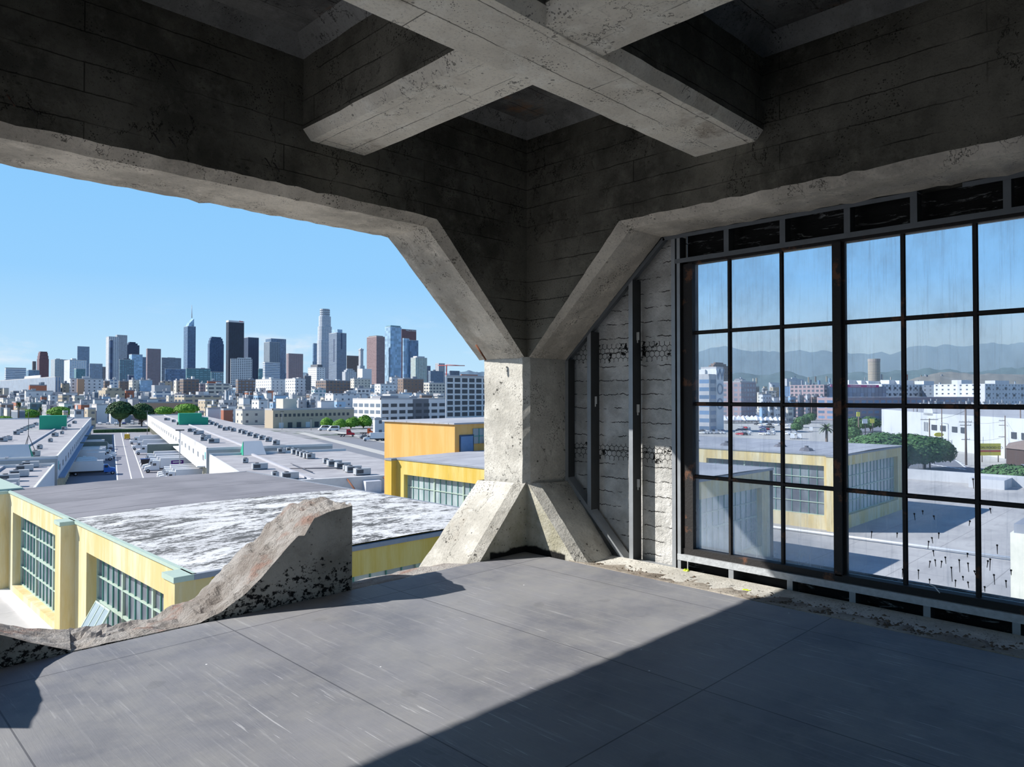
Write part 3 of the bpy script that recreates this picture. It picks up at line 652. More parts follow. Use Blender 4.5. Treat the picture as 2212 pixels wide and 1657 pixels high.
# open vent sash
q = MB(); a = Vector((8.45, 31.5, -8.1)); ex = Vector((0, -1.75, 0)); ez = Vector((-.75, 0, -1.35)); q2 = Vector((-.05, 0, .03))
for i in range(4): q.obox(a + ex * (i / 3) - Vector((0, .03, 0)), (0, .06, 0), ez, q2)
q.obox(a, ex, ez * .04, q2); q.obox(a + ez * .96, ex, ez * .05, q2); s_ = q.build('open_sash', MINT, parent=w1)
q = MB(); q.obox(a + q2 * .4, ex, ez, q2 * .3); q.build('sash_glass', PANEL_, parent=s_)
# continuing wall beyond wing 1
q = MB(); q.box(8.0, 9.2, 49.3, 62, -12.4, -5.45); t_ = thing('yellow_wall', 'yellow pilastered wall at the far left edge continuing beyond the grey roof', 'wall', (8.6, 55, -12.4)); q.build('wall', YELB, parent=t_); q = MB(); q.box(7.9, 9.3, 49.2, 62, -5.45, -5.35); q.build('coping', MINT, parent=t_)
w2 = wing('bright yellow factory wing seen left and right of the corner column', 36.5, 51.7, 24.1, 51.1, -5.5, -12.4, YELB, YEL, ((24.1, 51.1, RF_BLUE),), COPING, PANEL_, bays=((.08, .9), (.08, .88)), wz=(-6.75, -11.0))
w3 = wing('yellow factory wing with corner windows seen through the steel window', 66.4, 84.5, 24.8, 56, -5.5, -12.4, YEL, YEL, ((24.8, 56, RF_BLUE),), COPING, PANE, bays=((.085, .85), (.1, .9)), wz=(-6.5, -11.1))
for (x, y) in ((69.5, 29), (72.5, 33), (70.5, 38), (74, 44)):
    q = MB(); q.loft([[(x + r * math.cos(i * .785), y + r * math.sin(i * .785), z) for i in range(8)] for r, z in ((.75, -5.47), (.55, -5.2), (.2, -5.1), (.2, -4.95))]); q.build('roof_vent', M('dark_vent', (.14, .14, .16)), parent=w3)
# orange penthouse
pt = thing('penthouse', 'orange stucco rooftop block with a blue door, just left of the column', 'building', (48, 58, -12.3))
q = MB(); q.box(44.3, 60, 52.0, 63.5, -12.3, -2.83); q.build('wall', ORG_, parent=pt)
q = MB(); q.box(44.1, 60, 51.85, 63.7, -2.83, -2.68); q.build('roof', RF_BLUE, parent=pt)
p0, p1 = ony(994, 943, 52), ony(1020, 976, 52)
q = MB(); q.box(p0.x, p1.x, 51.86, 52, p1.z - .4, p0.z); d_ = q.build('door', M('blue_steel_door', (.12, .22, .40), .5), parent=pt)
q = MB(); q.box(p0.x - .12, p1.x + .12, 51.9, 52.02, p0.z, p0.z + .14); q.box(p0.x - .12, p0.x, 51.9, 52.02, p1.z, p0.z); q.box(p1.x, p1.x + .12, 51.9, 52.02, p1.z, p0.z); q.build('door_frame', M('dark_frame', (.05, .08, .14)), parent=pt)
p0, p1 = ony(1021, 926, 52), ony(1031, 958, 52)
q = MB(); q.box(p0.x, p0.x + 2.2, 51.9, 52.02, p1.z, p0.z); w_ = q.build('window', PANE, parent=pt)
q = MB(); q.box(p0.x + .7, p0.x + .78, 51.84, 51.9, p1.z, p0.z); q.box(p0.x + 1.4, p0.x + 1.48, 51.84, 51.9, p1.z, p0.z); q.box(p0.x, p0.x + 2.2, 51.84, 51.9, (p0.z + p1.z) / 2 - .04, (p0.z + p1.z) / 2 + .04); q.build('muntin', MINTD, parent=w_)
# low roofs
lr = thing('low_factory_roof', 'wide pale flat factory roof crossed by building shadows behind the window', 'roof', (70, 15, -22))
q = MB(); q.box(22.8, 115.5, -25, 52, -22, -12.36); q.build('wall', YEL, parent=lr)
q = MB(); q.box(22.8, 115.5, -25, 52, -12.36, -12.3); q.build('roof_deck', RF_LOW, parent=lr)
q = MB(); q.box(115.2, 115.8, -25, 52, -12.3, -10.85); q.build('parapet', M('white_parapet', (.52, .53, .55), .85, .1, .5), parent=lr)
q = MB(); q.box(110.5, 115.2, 20.5, 24.5, -12.3, -11.1); q.build('curb_box', M('white_parapet', (.52, .53, .55)), parent=lr)
q = MB(); q.tube((66.4 - 3, 33, -12.1), (63.8, 11.5, -12.1), .10); q.tube((63.8, 11.5, -12.1), (63.3, 0, -12.1), .10)
tag(q.build('roof_pipe', M('white_pipe', (.85, .85, .85))), 'long white pipe running straight across the low roof behind the window', 'pipe')
sx_ = onx(2182, 1151, 0)
r_ = ray(2182, 1151); pc = r_ * (40 / ((r_.x + r_.y) / R2))
sh = thing('rooftop_shaft', 'cream rendered rooftop shaft cut off by the right edge of the window', 'shaft', (pc.x + 2, pc.y - 2, -12.3))
q = MB(); q.box(pc.x, pc.x + 4, pc.y - 4, pc.y, -12.3, pc.z); q.build('wall', M('cream_render', (.80, .78, .66), .9, .06, 1), parent=sh)
q = MB(); q.box(pc.x + .15, pc.x + 4, pc.y - 4, pc.y - .15, pc.z, pc.z + .5); q.build('cap', M('grey_cap', (.3, .32, .36)), parent=sh)
lr2 = thing('low_factory_roof', 'lower grey roof at the left edge below the yellow window wall', 'roof', (-5, 35, -22))
q = MB(); q.box(-30, 8.05, 8, 49.6, -22, -11.1); q.build('roof_deck', RF_LOW, parent=lr2)
q = MB(); q.box(8.05, 8.6, 22.3, 49.6, -11.1, -10.95); q.build('flashing', M('white_flashing', (.78, .76, .72), .9, .2, 3), parent=lr2)
q = MB(); q.box(BACK - .4, 5.15, BACK - .4, 5.05, -22, -3.2); tag(q.build('tower_base', M('tower_concrete', (.5, .49, .46))), 'concrete tower mass under the room', 'building', kind='structure')

# ================= PRODUCE WAREHOUSES AND YARD =================
WHT = M('white_painted_wall', (.66, .665, .66), .85, .06, .3); GRYW = M('grey_concrete_wall', (.34, .36, .37), .9, .18, .4); RFW = roofing('pale_gravel_roof', (.34, .33, .34), (.43, .42, .425), seam=0)
DARKD = M('dark_dock_opening', (.045, .05, .06), .8, .3, .5); TEAL = M('teal_panel', (.10, .42, .42)); GRN = M('green_rooftop_box', (.02, .33, .20), .6, .1)
BLUEC = M('blue_canopy', (.22, .30, .42)); POSTM = M('cream_post', (.72, .68, .52))
def warehouse(label, side, af, a1, b0, b1, zt, zb=GZ, dock=True, wins=0, nposts=0, canopy=None, teal=True):
    """side=+1: yard face looks to -a (building extends to +a); -1: mirrored"""
    lo, hi = (af, a1) if side > 0 else (a1, af)
    ce = cf((lo + hi) / 2, (b0 + b1) / 2, zb); t = thing('warehouse', label, 'warehouse', ce)
    ins = 3.0 * side if dock else 0; zd = zt - 4.6 if dock else zb
    q = MB(); q.cbox(min(af, a1), max(af, a1), b0, b1, zd, zt - .05); q.build('wall', WHT if side > 0 else M('blue_shade_white_wall', (.50, .54, .60), .85, .06, .3), parent=t)  # left-hand walls are the white wall with blue shade mixed into the colour
    q = MB(); q.cbox(lo + .1, hi - .1, b0 - .12, b0, zb, zt - .3); q.build('end_wall', GRYW, parent=t)
    if dock:
        q = MB(); q.cbox(*(sorted((af + ins, a1))), b0, b1, zb, zd); q.build('dock_wall', DARKD, parent=t)
        q = MB(); q.cbox(*(sorted((af, af - side * (1.8 if side > 0 else 1.2)))), b0 + 2, b1 - 2, zd + .1, zd + .4); q.build('canopy', canopy or WHT, parent=t)
        for i in range(nposts):
            b = b0 + 3 + (b1 - b0 - 6) * i / (nposts - 1); q = MB(); q.cbox(*(sorted((af + .1 * side, af + .55 * side))), b, b + .5, zb, zd); q.build('post', POSTM, parent=t)
    q = MB(); q.cbox(lo, hi, b0, b1, zt - .05, zt + .0); q.build('roof', RFW, parent=t)
    q = MB(); q.cbox(*(sorted((af, af + .35 * side))), b0, b1, zt, zt + .35); q.cbox(lo, hi, b0, b0 + .35, zt, zt + .3); q.cbox(lo, hi, b1 - .3, b1, zt, zt + .6); q.build('parapet', WHT, parent=t)
    q = MB(); aa = af + side * 9; q.cbox(aa, aa + .5, b0, b1, zt, zt + .4); q.build('roof_curb', M('grey_curb', (.42, .42, .45)), parent=t)
    for i in range(wins):
        b = b0 + 5 + (b1 - b0 - 50) * (i // 2) / max(1, wins // 2) + (i % 2) * 1.9
        q = MB(); q.cbox(*(sorted((af, af - .06 * side))), b, b + .8, zt - 3.2, zt - 1.9); q.build('window', M('small_dark_window', (.10, .13, .17), .4), parent=t)
    if teal: q = MB(); q.cbox(*(sorted((af, af - .08 * side))), b0 + 1.2, b0 + 2.6, zt - 2.6, zt - .9); q.build('teal_panel', TEAL, parent=t)
    return t
warehouse('long white warehouse right of the truck yard, dock posts under its canopy', 1, 20, 50.5, 186, 505, -13, wins=44, nposts=60)
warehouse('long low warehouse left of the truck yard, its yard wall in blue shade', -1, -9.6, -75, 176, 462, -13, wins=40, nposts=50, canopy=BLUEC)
warehouse('low white front annex with air conditioners, right of the yard', 1, 20.4, 53.2, 122, 183.5, -14.5, dock=False, wins=10)
warehouse('low front annex at the left edge with roof units close to the yellow wing', -1, -10, -60, 112, 173.5, -14.5, dock=False, wins=8)
# grey sunken strip with braced parapet
br = thing('braced_parapet', 'pale braced parapet wall with rusty struts left of the yellow wing', 'parapet', cf(36, 121, -17))
q = MB(); q.cbox(27, 54, 121.4, 121.9, -17.2, -14.2); q.build('wall', M('pale_render', (.62, .61, .60), .9, .15, .8), parent=br)
for a in (35.5, 42): q = MB(); q.tube(cf(a, 121.3, -14.5), cf(a + 1, 118, -16.9), .16, n=5); q.build('strut', M('rust', (.2, .08, .045)), parent=br)
q = MB(); q.cbox(38.2, 41, 119.5, 121.4, -16.9, -14.9); q.build('duct', M('grey_duct', (.55, .56, .6)), parent=br)
q = MB(); q.cbox(18, 56, 60, 121.5, -22, -16.9); tag(q.build('sunken_roof', RF_LOW), 'grey sunken roof strip in front of the braced parapet', 'roof')
# green rooftop boxes, ramps
def cthing(name, label, cat, parts, ce=None):
    t = thing(name, label, cat, ce)
    return t
for (px, py, w_, h_, lb) in ((114, 928, 8.5, 5.2, 'bright green rooftop box on the left warehouse'), (411.5, 918, 9, 5, 'bright green rooftop box on the right warehouse')):
    p = onz(px, py, -13.0); t = thing('rooftop_box', lb, 'rooftop box', p); q = MB(); q.obox(p - EA * w_ / 2, EA * w_, EB * 6, (0, 0, h_)); q.build('body', GRN, parent=t)
    q = MB(); q.obox(p - EA * (w_ / 2 + .1) - EB * .1, EA * (w_ + .2), EB * 6.2, (0, 0, .25)); q.build('base_curb', GRYW, parent=t)
    if px > 300: q = MB(); q.obox(p + EA * w_ / 2, EA * 2.6, EB * 6, (0, 0, h_ * .62)); q.build('side_box', GRN, parent=t)
for (px, py, lb, sg) in ((551, 983, 'white sloped roof hood with green side, on the right annex', 1), (14, 1008, 'white sloped roof hood with green side, at the far left edge', -1)):
    p = onz(px, py, -14.45); t = thing('roof_hood', lb, 'roof hood', p)
    w_, h_, dp = (5.2, 3.2, 3) if sg > 0 else (9, 4.2, 3); q = MB()
    A = [p - EA * w_ * .5, p + EA * w_ * .5, p + EA * w_ * .38 + EB * dp + Vector((0, 0, h_)), p - EA * w_ * .42 + EB * dp + Vector((0, 0, h_))]
    Bk = [p - EA * w_ * .5 + EB * (dp + 2), p + EA * w_ * .5 + EB * (dp + 2)]
    q.add(A + Bk, [(0, 1, 2, 3), (1, 5, 2), (0, 3, 4), (3, 2, 5, 4)]); q.build('hood', WHT, parent=t)
    q = MB(); e_ = -1 if sg > 0 else 1; o_ = EA * (e_ * .06)
    P_ = [A[0] if sg > 0 else A[1], A[3] if sg > 0 else A[2], Bk[0] if sg > 0 else Bk[1]]; q.add([x + o_ for x in P_] + [x + o_ * 2 for x in P_], [(0, 1, 2), (5, 4, 3), (0, 3, 4, 1), (1, 4, 5, 2), (2, 5, 3, 0)]); q.build('side_panel', GRN, parent=t)
# ---- air conditioners ----
ACW = M('pale_metal_cabinet', (.42, .435, .45), .6, .3, .6); ACD = M('dark_grille', (.07, .075, .085), .7, .3, 8)
def make_ac(kind):
    t = thing('air_conditioner', 'rooftop unit', 'air conditioner', (0, 0, 0)); w_, d_, h_ = ((2.2, 1.6, 1.5), (1.4, 1.3, 1.2), (3.4, 1.9, 1.5))[kind]
    q = MB(); q.box(-w_ / 2, w_ / 2, -d_ / 2, d_ / 2, .2, h_); q.build('cabinet', ACW, parent=t)
    q = MB(); q.box(-w_ / 2 + .2, w_ / 2 - w_ * .5, -d_ / 2 - .03, -d_ / 2, .45, h_ - .25); q.build('grille', ACD, parent=t)
    q = MB(); q.loft([[(r * math.cos(i * .524) - (w_ * .2 if kind == 2 else 0), r * math.sin(i * .524), z) for i in range(12)] for r, z in ((.5, h_), (.46, h_ + .14))]); q.build('fan_ring', ACD, parent=t)
    q = MB(); q.box(-w_ / 2 + .1, w_ / 2 - .1, -d_ / 2 + .1, d_ / 2 - .1, 0, .2); q.build('base', ACD, parent=t); return t
acp = [make_ac(i) for i in range(3)]; acused = [0, 0, 0]
ORD = ['first', 'second', 'third', 'fourth', 'fifth', 'sixth', 'seventh', 'eighth', 'ninth', 'tenth', 'eleventh', 'twelfth', 'thirteenth', 'fourteenth', 'fifteenth', 'sixteenth', 'seventeenth', 'eighteenth', 'nineteenth', 'twentieth']
def use(protos, used, k):
    if used[k] == 0: used[k] = 1; return protos[k]
    used[k] += 1; return copy_tree(protos[k])
def acrow(pts, z, kind, where):
    for i, (px, py) in enumerate(pts):
        k = kind if isinstance(kind, int) else kind[i % len(kind)]; o = use(acp, acused, k); place(o, onz(px, py, z), GROT + (i % 3 - 1) * .04, '%s rooftop air conditioner %s' % (ORD[i], where), .82)
        o['group'] = 'rooftop air conditioners'
acrow([(8, 954), (18, 951), (36, 939), (43, 935), (51, 931), (57, 928), (64, 925), (70, 923), (78, 919)], -13, 0, 'from the left in the row across the left warehouse')
acrow([(86, 970), (76, 986), (109, 955), (119, 943), (134, 938), (139, 929), (150, 922), (161, 915), (133, 924)], -13, (1, 0), 'counted back from the near edge of the left warehouse')
acrow([(18, 1052), (42, 1030), (53, 1018), (66, 1010), (10, 1062), (20, 1040)], -14.5, 2, 'on the left annex roof')
acrow([(462, 957), (440, 952), (444, 948), (424, 939), (414, 933), (386, 918), (361, 908), (375, 912), (430, 938)], -13, (2, 0), 'up the left side of the right warehouse roof')
acrow([(504, 932), (520, 935), (528, 938), (540, 942), (553, 946), (566, 950), (580, 954), (596, 961)], -13, 0, 'in the near run along the right warehouse roof')
acrow([(437, 905), (445, 909), (452, 913), (459, 917), (467, 920), (475, 925), (486, 930), (495, 929)], -13, 0, 'in the far run along the right warehouse roof')
acrow([(608, 979), (626, 977), (638, 981), (648, 984), (656, 987), (664, 990), (671, 991)], -14.5, 0, 'in the upper run on the right annex roof')
acrow([(704, 1001), (722, 1007), (740, 1012), (748, 1016), (763, 1020), (782, 1026)], -14.5, (1, 2, 2, 1, 2, 2), 'in the lower run on the right annex roof')
acrow([(530, 1000), (561, 1014), (594, 1031), (626, 1035)], -14.5, (1, 2, 1, 2), 'standing singly on the left of the right annex roof')
# pipes on the annex roof
q = MB(); q.tube(onz(625, 1012, -14.2), onz(735, 1011, -14.2), .12, n=6); q.tube(onz(628, 1001, -14.2), onz(675, 1020, -14.2), .09, n=6); tag(q.build('roof_pipe', M('dark_pipe', (.12, .12, .14))), 'dark pipe runs crossing the roof of the right annex', 'pipe')
# lattice mast
t = thing('roof_mast', 'thin lattice mast on the left warehouse roof', 'mast', onz(61, 973, -13)); b_ = onz(61, 973, -13); q = MB()
for a in range(3): v_ = Vector((math.cos(a * 2.1), math.sin(a * 2.1), 0)) * 1.3; q.tube(b_ + v_, b_ + Vector((0, 0, 3.6)), .07, n=5)
q.build('leg', ACD, parent=t); q = MB(); q.tube(b_ + Vector((0, 0, 3.4)), b_ + Vector((0, 0, 9)), .06, n=5); q.build('pole', ACD, parent=t)
# ---- ground ----
def ground_mat():
    k = N('city_ground'); p = k.pos(); v = k.n('ShaderNodeTexVoronoi'); v.inputs['Scale'].default_value = .022; k.l(p, v.inputs['Vector'])
    c = k.mix(k.ramp(k.noise(p, .012, 5, .7), .4, .6), (.20, .20, .215), (.34, .34, .34)); c = k.mix(k.math('MULTIPLY', k.ramp(k.noise(p, .05, 4, .7), .55, .62), .7), c, (.06, .10, .05))
    k.bsdf(c, .9, spec=.2); return k.m
q = MB(); q.add([(-9000, -9000, GZ), (16000, -9000, GZ), (16000, 16000, GZ), (-9000, 16000, GZ)], [(0, 1, 2, 3)]); tag(q.build('ground', ground_mat()), kind='structure')
ASPH = M('yard_asphalt', (.26, .26, .29), .9, .12, .06); ASPD = M('street_asphalt', (.20, .21, .235), .9, .12, .06); CONC = M('pale_pavement', (.46, .45, .42), .9, .1, .2); PAINT = M('white_road_paint', (.82, .82, .82), .7, .1, 2)
q = MB(); q.cbox(-9.6, 20, 100, 470, GZ, GZ + .05); tag(q.build('yard_pavement', ASPH), kind='structure')
q = MB(); q.cbox(53.5, 150, 120, 345, GZ, GZ + .05); tag(q.build('parking_pavement', ASPD), kind='structure')
def cline(name, a0, b0, a1, b1, w_=.35, z=GZ + .06):
    p, r = cf(a0, b0, z), cf(a1, b1, z); d = r - p; n_ = Vector((-d.y, d.x, 0)).normalized() * w_; return MB().obox(p, d, n_, (0, 0, .02))
def pl(px, py): p = onz(px, py, GZ); l_ = (p.x - p.y) / R2; d_ = (p.x + p.y) / R2; return l_ * GA + d_ * GB, -l_ * GB + d_ * GA
for i, (pa, pb) in enumerate((((255, 1038), (247, 940)), ((286, 1037), (262, 935)), ((311, 1033), (276, 935)))):
    a0, b0 = pl(*pa); a1, b1 = pl(*pb); tag(cline('l', a0, b0, a1, b1, .3).build('lane_line', PAINT), '%s white lane line painted along the truck yard' % ('left', 'middle', 'right')[i], 'road marking')
for i, (pa, pb) in enumerate((((640, 935), (834, 985)), ((700, 930), (834, 958)), ((800, 960), (834, 956)))):
    a0, b0 = pl(*pa); a1, b1 = pl(*pb); tag(cline('l', a0, b0, a1, b1, 5 if i < 2 else .3).build('pavement_band', CONC), ('lighter pavement band nearest the right annex', 'lighter pavement band below the red truck', 'thin kerb line beside the orange block')[i], 'pavement')

# ---- vehicles ----
TYRE = M('tyre_rubber', (.02, .02, .022), .8); HUB = M('wheel_hub', (.55, .55, .57), .4); VGL = M('vehicle_glass', (.03, .04, .055), .15, .1, 1, spec=.8); CHAS = M('dark_chassis', (.04, .04, .045), .7)
paints = {n_: M('paint_' + n_, c_, .35, .04, 1, spec=.5) for n_, c_ in dict(white=(.78, .79, .80), blue=(.02, .15, .55), red=(.55, .02, .035), orange=(.75, .12, .02), silver=(.45, .47, .5), black=(.02, .02, .025), yellow=(.75, .45, .03), green=(.02, .28, .14), navy=(.03, .05, .18), grey=(.18, .19, .21), tan=(.45, .38, .28)).items()}
def wheel(parent, x, y, r=.5, w_=.3):
    s_ = 1 if y > 0 else -1
    q = MB(); q.tube((x, y - s_ * w_, r), (x, y, r), r, n=14); wo = q.build('wheel', TYRE, parent=parent)
    q = MB(); q.tube((x, y, r), (x, y + s_ * .03, r), r * .5, n=10); q.build('hub', HUB, parent=wo)
def truck(cab, box, length=8.5, sleeper=False, hasbox=True, name='box_truck', cat='truck'):
    """nose towards +x, rear of cargo box at x=0"""
    t = thing(name, 'truck', cat, (0, 0, 0)); L_ = length
    if hasbox:
        q = MB(); q.box(0, L_, -1.25, 1.25, 1.2, 3.9); q.build('cargo_box', paints[box], parent=t)
        q = MB(); q.box(-.02, L_ + .02, -1.27, 1.27, 3.86, 3.95); q.box(-.02, L_ + .02, -1.27, 1.27, 1.15, 1.28); q.build('edge_trim', HUB, parent=t)
    q = MB(); q.box(.3, L_ + 2.2, -.5, .5, .75, 1.15); q.build('chassis', CHAS, parent=t)
    x0 = L_ + .15; q = MB(); pr = [(x0, .7), (x0, 3.3 if sleeper else 2.75), (x0 + (1.6 if sleeper else .9), 3.4 if sleeper else 2.8), (x0 + (2.2 if sleeper else 1.45), 1.95), (x0 + (3.6 if sleeper else 2.7), 1.65), (x0 + (3.8 if sleeper else 2.85), .7)]
    q.loft([[(x, y, z) for x, z in pr] for y in (-1.1, -1.0)], caps=False); q = MB(); q.loft([[(x, y * (1 - .10 * (z > 2)), z) for x, z in pr] for y in (-1.12, 1.12)]); q.build('cab', paints[cab], parent=t)
    a = x0 + (1.6 if sleeper else .9); b = x0 + (2.2 if sleeper else 1.45); q = MB(); zt = 3.3 if sleeper else 2.75
    q.add([(a + .08, -.85, zt - .05), (a + .08, .85, zt - .05), (b + .04, .95, 2.0), (b + .04, -.95, 2.0)], [(0, 3, 2, 1)]); q.build('windshield', VGL, parent=t)
    q = MB()
    for s_ in (-1, 1): q.box(a - .75, a + .1, s_ * 1.13 - .01, s_ * 1.13 + .01, 1.95, 2.6)
    q.build('side_window', VGL, parent=t)
    q = MB(); q.box(x0 + (3.75 if sleeper else 2.8), x0 + (3.95 if sleeper else 3.0), -1.1, 1.1, .45, .8); q.build('bumper', HUB, parent=t)
    for s_ in (-1, 1):
        wheel(t, x0 + (2.9 if sleeper else 2.1), s_ * 1.12); wheel(t, 1.9 if hasbox else L_ - 1.0, s_ * 1.2)
        if sleeper or L_ > 9: wheel(t, 3.1 if hasbox else L_ - 2.3, s_ * 1.2)
    return t
def car(col, van=False):
    t = thing('van' if van else 'car', 'car', 'van' if van else 'car', (0, 0, 0)); h = 2.1 if van else 1.45
    pr = [(-2.3, .35), (-2.35, .9), (-2.0 if not van else -2.3, 1.0 if not van else h), (-1.4 if not van else -2.2, h), (.3 if not van else .9, h), (1.1 if not van else 1.6, .98 if not van else 1.2), (2.2, .85), (2.35, .35)]
    q = MB(); q.loft([[(x, y * (1 - .12 * (z > 1.2)), z) for x, z in pr] for y in (-.9, .9)]); q.build('body', paints[col], parent=t)
    q = MB(); zb_ = 1.0 if not van else 1.25
    q.loft([[(x, y, z) for x, z in ((-1.9, zb_), (-1.45, h - .1), (.3 if not van else .95, h - .1), (.95 if not van else 1.45, zb_))] for y in (-.92, .92)])
    q.build('side_window', VGL, parent=t)
    for x in (-1.45, 1.45):
        for s_ in (-1, 1): wheel(t, x, s_ * .9, .33, .2)
    return t
protos = {}
def veh(key, fn): 
    if key not in protos: protos[key] = fn(); return protos[key]
    return copy_tree(protos[key])
def cfp(px, py): return onz(px, py, GZ + .06)
# left dock trucks (noses to +a)
def at_ab(a, b): return cf(a, b, GZ + .06)
a0, b0 = pl(165, 1029)
T1 = truck('blue', 'white', 8.4); place(T1, at_ab(-10.2, b0 + 1.2), GROT, 'white box truck with a bright blue cab, nearest in the left dock row'); T1['group'] = 'trucks at the left docks'
wt = truck('white', 'white', 7.6); protos['wt'] = wt; first = True
for i, (b, off, lb) in enumerate(((b0 + 6, -8.0, 'white box truck directly behind the blue-cabbed truck'), (b0 + 9.8, -8.2, 'second white box truck behind the blue-cabbed truck'), (b0 + 14, -8.8, 'third white box truck behind the blue-cabbed truck'), (b0 + 49, -7.2, 'long white box truck with a faint side logo in the left dock row'), (b0 + 55, -6.4, 'white truck behind the one with the faint logo'), (b0 + 62, -6.2, 'white truck with its nose furthest out, left dock row'), (b0 + 76, -7.5, 'white truck beyond the grey dock divider, left row'), (b0 + 106, -7, 'furthest white truck in the left dock row'))):
    o = wt if first else copy_tree(wt); first = False; place(o, at_ab(off - 2.9, b), GROT + .0, lb); o['group'] = 'trucks at the left docks'
o = truck('white', 'white', 5.0); place(o, at_ab(-1.6, b0 + 34), GROT + math.pi, 'short white box truck facing the wall in the left dock row')
for i, (b, ln) in enumerate(((b0 + 70, 8.5), (b0 + 120, 10))):
    q = MB(); q.cbox(-9.6, -9.6 + ln, b, b + .5, GZ, GZ + 5.2); tag(q.build('dock_divider', M('dark_green_grey_wall', (.16, .20, .18))), ('near' if i == 0 else 'far') + ' grey dividing wall in the left dock row', 'wall')
# right dock trucks (noses to -a): placed with rear near a=19
st = truck('white', 'white', 8.6, sleeper=True, name='semi_truck')
a1_, b1_ = pl(400, 1022)
rows_ = [(227, 18.6, 'white semi truck with the purple side emblem in the right dock row'), (233, 18.2, 'white semi truck just behind the purple emblem one'), (243, 18.2, 'second white semi truck behind the purple emblem one'), (254, 18.3, 'white semi truck in front of the grey divider, right row'), (296, 18.2, 'white semi truck just behind the grey divider, right row'), (323, 17.6, 'white semi truck second behind the grey divider, right row'), (360, 17.5, 'furthest white semi truck in the right dock row'), (199, 18.9, 'nearest white truck of the low group by the right annex'), (203, 18.4, 'second white truck of the low group by the right annex'), (208, 18.4, 'third white truck of the low group by the right annex'), (213, 18.6, 'fourth white truck of the low group by the right annex')]
for i, (b, a, lb) in enumerate(rows_):
    o = st if i == 0 else copy_tree(st); sc_ = 1 if i < 7 else .8; place(o, at_ab(a + 2.2, b), GROT + math.pi, lb, sc_); o['group'] = 'trucks at the right docks'
PUR = M('purple_emblem', (.12, .02, .22)); bb = rows_[0][0]
q = MB(); P0 = cf(18.6 - 3.6, bb - 1.30, GZ + 2.25); q.obox(P0, EA * 3.2, EB * -.02, (0, 0, 1.0)); q.obox(P0 + EA * .8 - Vector((0, 0, .25)), EA * 1.6, EB * -.02, (0, 0, .3)); emb = tag(q.build('emblem_plate', PUR), 'purple emblem with pale lettering on the trailer side', 'emblem')
emb.parent = st; emb.matrix_parent_inverse = (Matrix.Translation(st.location) @ Matrix.Rotation(GROT + math.pi, 4, 'Z')).inverted(); del emb['label']; del emb['category']
q = MB(); q.obox(P0 + EA * .4 + Vector((0, 0, .4)) - EB * .02, EA * 2.4, EB * -.02, (0, 0, .3)); lt_ = q.build('emblem_band', paints['white']); lt_.parent = st; lt_.matrix_parent_inverse = emb.matrix_parent_inverse.copy()
q = MB(); q.cbox(10.5, 20, 266, 266.5, GZ, GZ + 5.5); tag(q.build('dock_divider', M('dark_green_grey_wall', (.16, .20, .18))), 'grey dividing wall in the right dock row', 'wall')
o = car('yellow', True); place(o, cfp(275, 949), GROT + 1.5, 'small yellow van alone in the middle of the yard', 1.25)
# bins
def bins():
    t = thing('dumpster', 'dumpster', 'dumpster', (0, 0, 0)); q = MB(); q.loft([[(sx * w_, sy * w_, z) for sx, sy in ((-1, -1), (1, -1), (1, 1), (-1, 1))] for w_, z in ((.8, .1), (1.15, 2.2))]); q.build('body', paints['black'], parent=t)
    q = MB(); q.box(-1.2, 1.2, -1.2, 1.2, 2.2, 2.35); q.build('lid', paints['navy'], parent=t); return t
bn = bins()
for i, (x, y, lb) in enumerate(((314, 1010, 'black dumpster, left of the pair in the right-hand yard'), (327, 1009, 'black dumpster, right of the pair in the right-hand yard'), (372, 1002, 'dark dumpster by the dock posts under the right canopy'))):
    place(bn if i == 0 else copy_tree(bn), cfp(x, y), GROT, lb, 1.15)
# long grey canopy edge bottom left of yard
q = MB(); q.cbox(-9, 4.5, 152, 153.2, -21.9, -19.6); q.box; tag(q.build('dock_canopy', WHT), 'white dock canopy at the near end of the truck yard', 'canopy')
# parking lot on the right: red truck, orange truck, vans
o = truck('red', 'red', 4.2, sleeper=True, hasbox=False, name='semi_truck'); place(o, cfp(728, 943), -.60, 'red semi tractor parked by the green trees', 1.12)
q = MB(); q.box(3.2, 4.4, -1.15, 1.15, 1.0, 3.5); q.build('sleeper', paints['red'], parent=o) if False else None
o = truck('orange', 'navy', 4.2, sleeper=True, hasbox=False, name='semi_truck'); place(o, cfp(776, 939), -.60, 'orange semi tractor with a dark blue deflector beside the red one')
o = copy_tree(wt); place(o, cfp(834, 952), GROT + math.pi * .93, 'white box truck half hidden by the orange block'); 
vanp = car('white', True)
for i, (x, y, lb) in enumerate(((700, 930, 'left white panel van parked before the tan warehouse'), (720, 931, 'right white panel van parked before the tan warehouse'))):
    o = copy_tree(vanp) if i else vanp; place(o, cfp(x, y), GROT + math.pi, lb, 1.5)
o = car('black'); place(o, cfp(823, 952), GROT + math.pi, 'dark pickup beside the orange block', 1.2)
o = car('grey'); place(o, cfp(788, 947), GROT, 'grey car between the orange tractor and the box truck', 1.15)
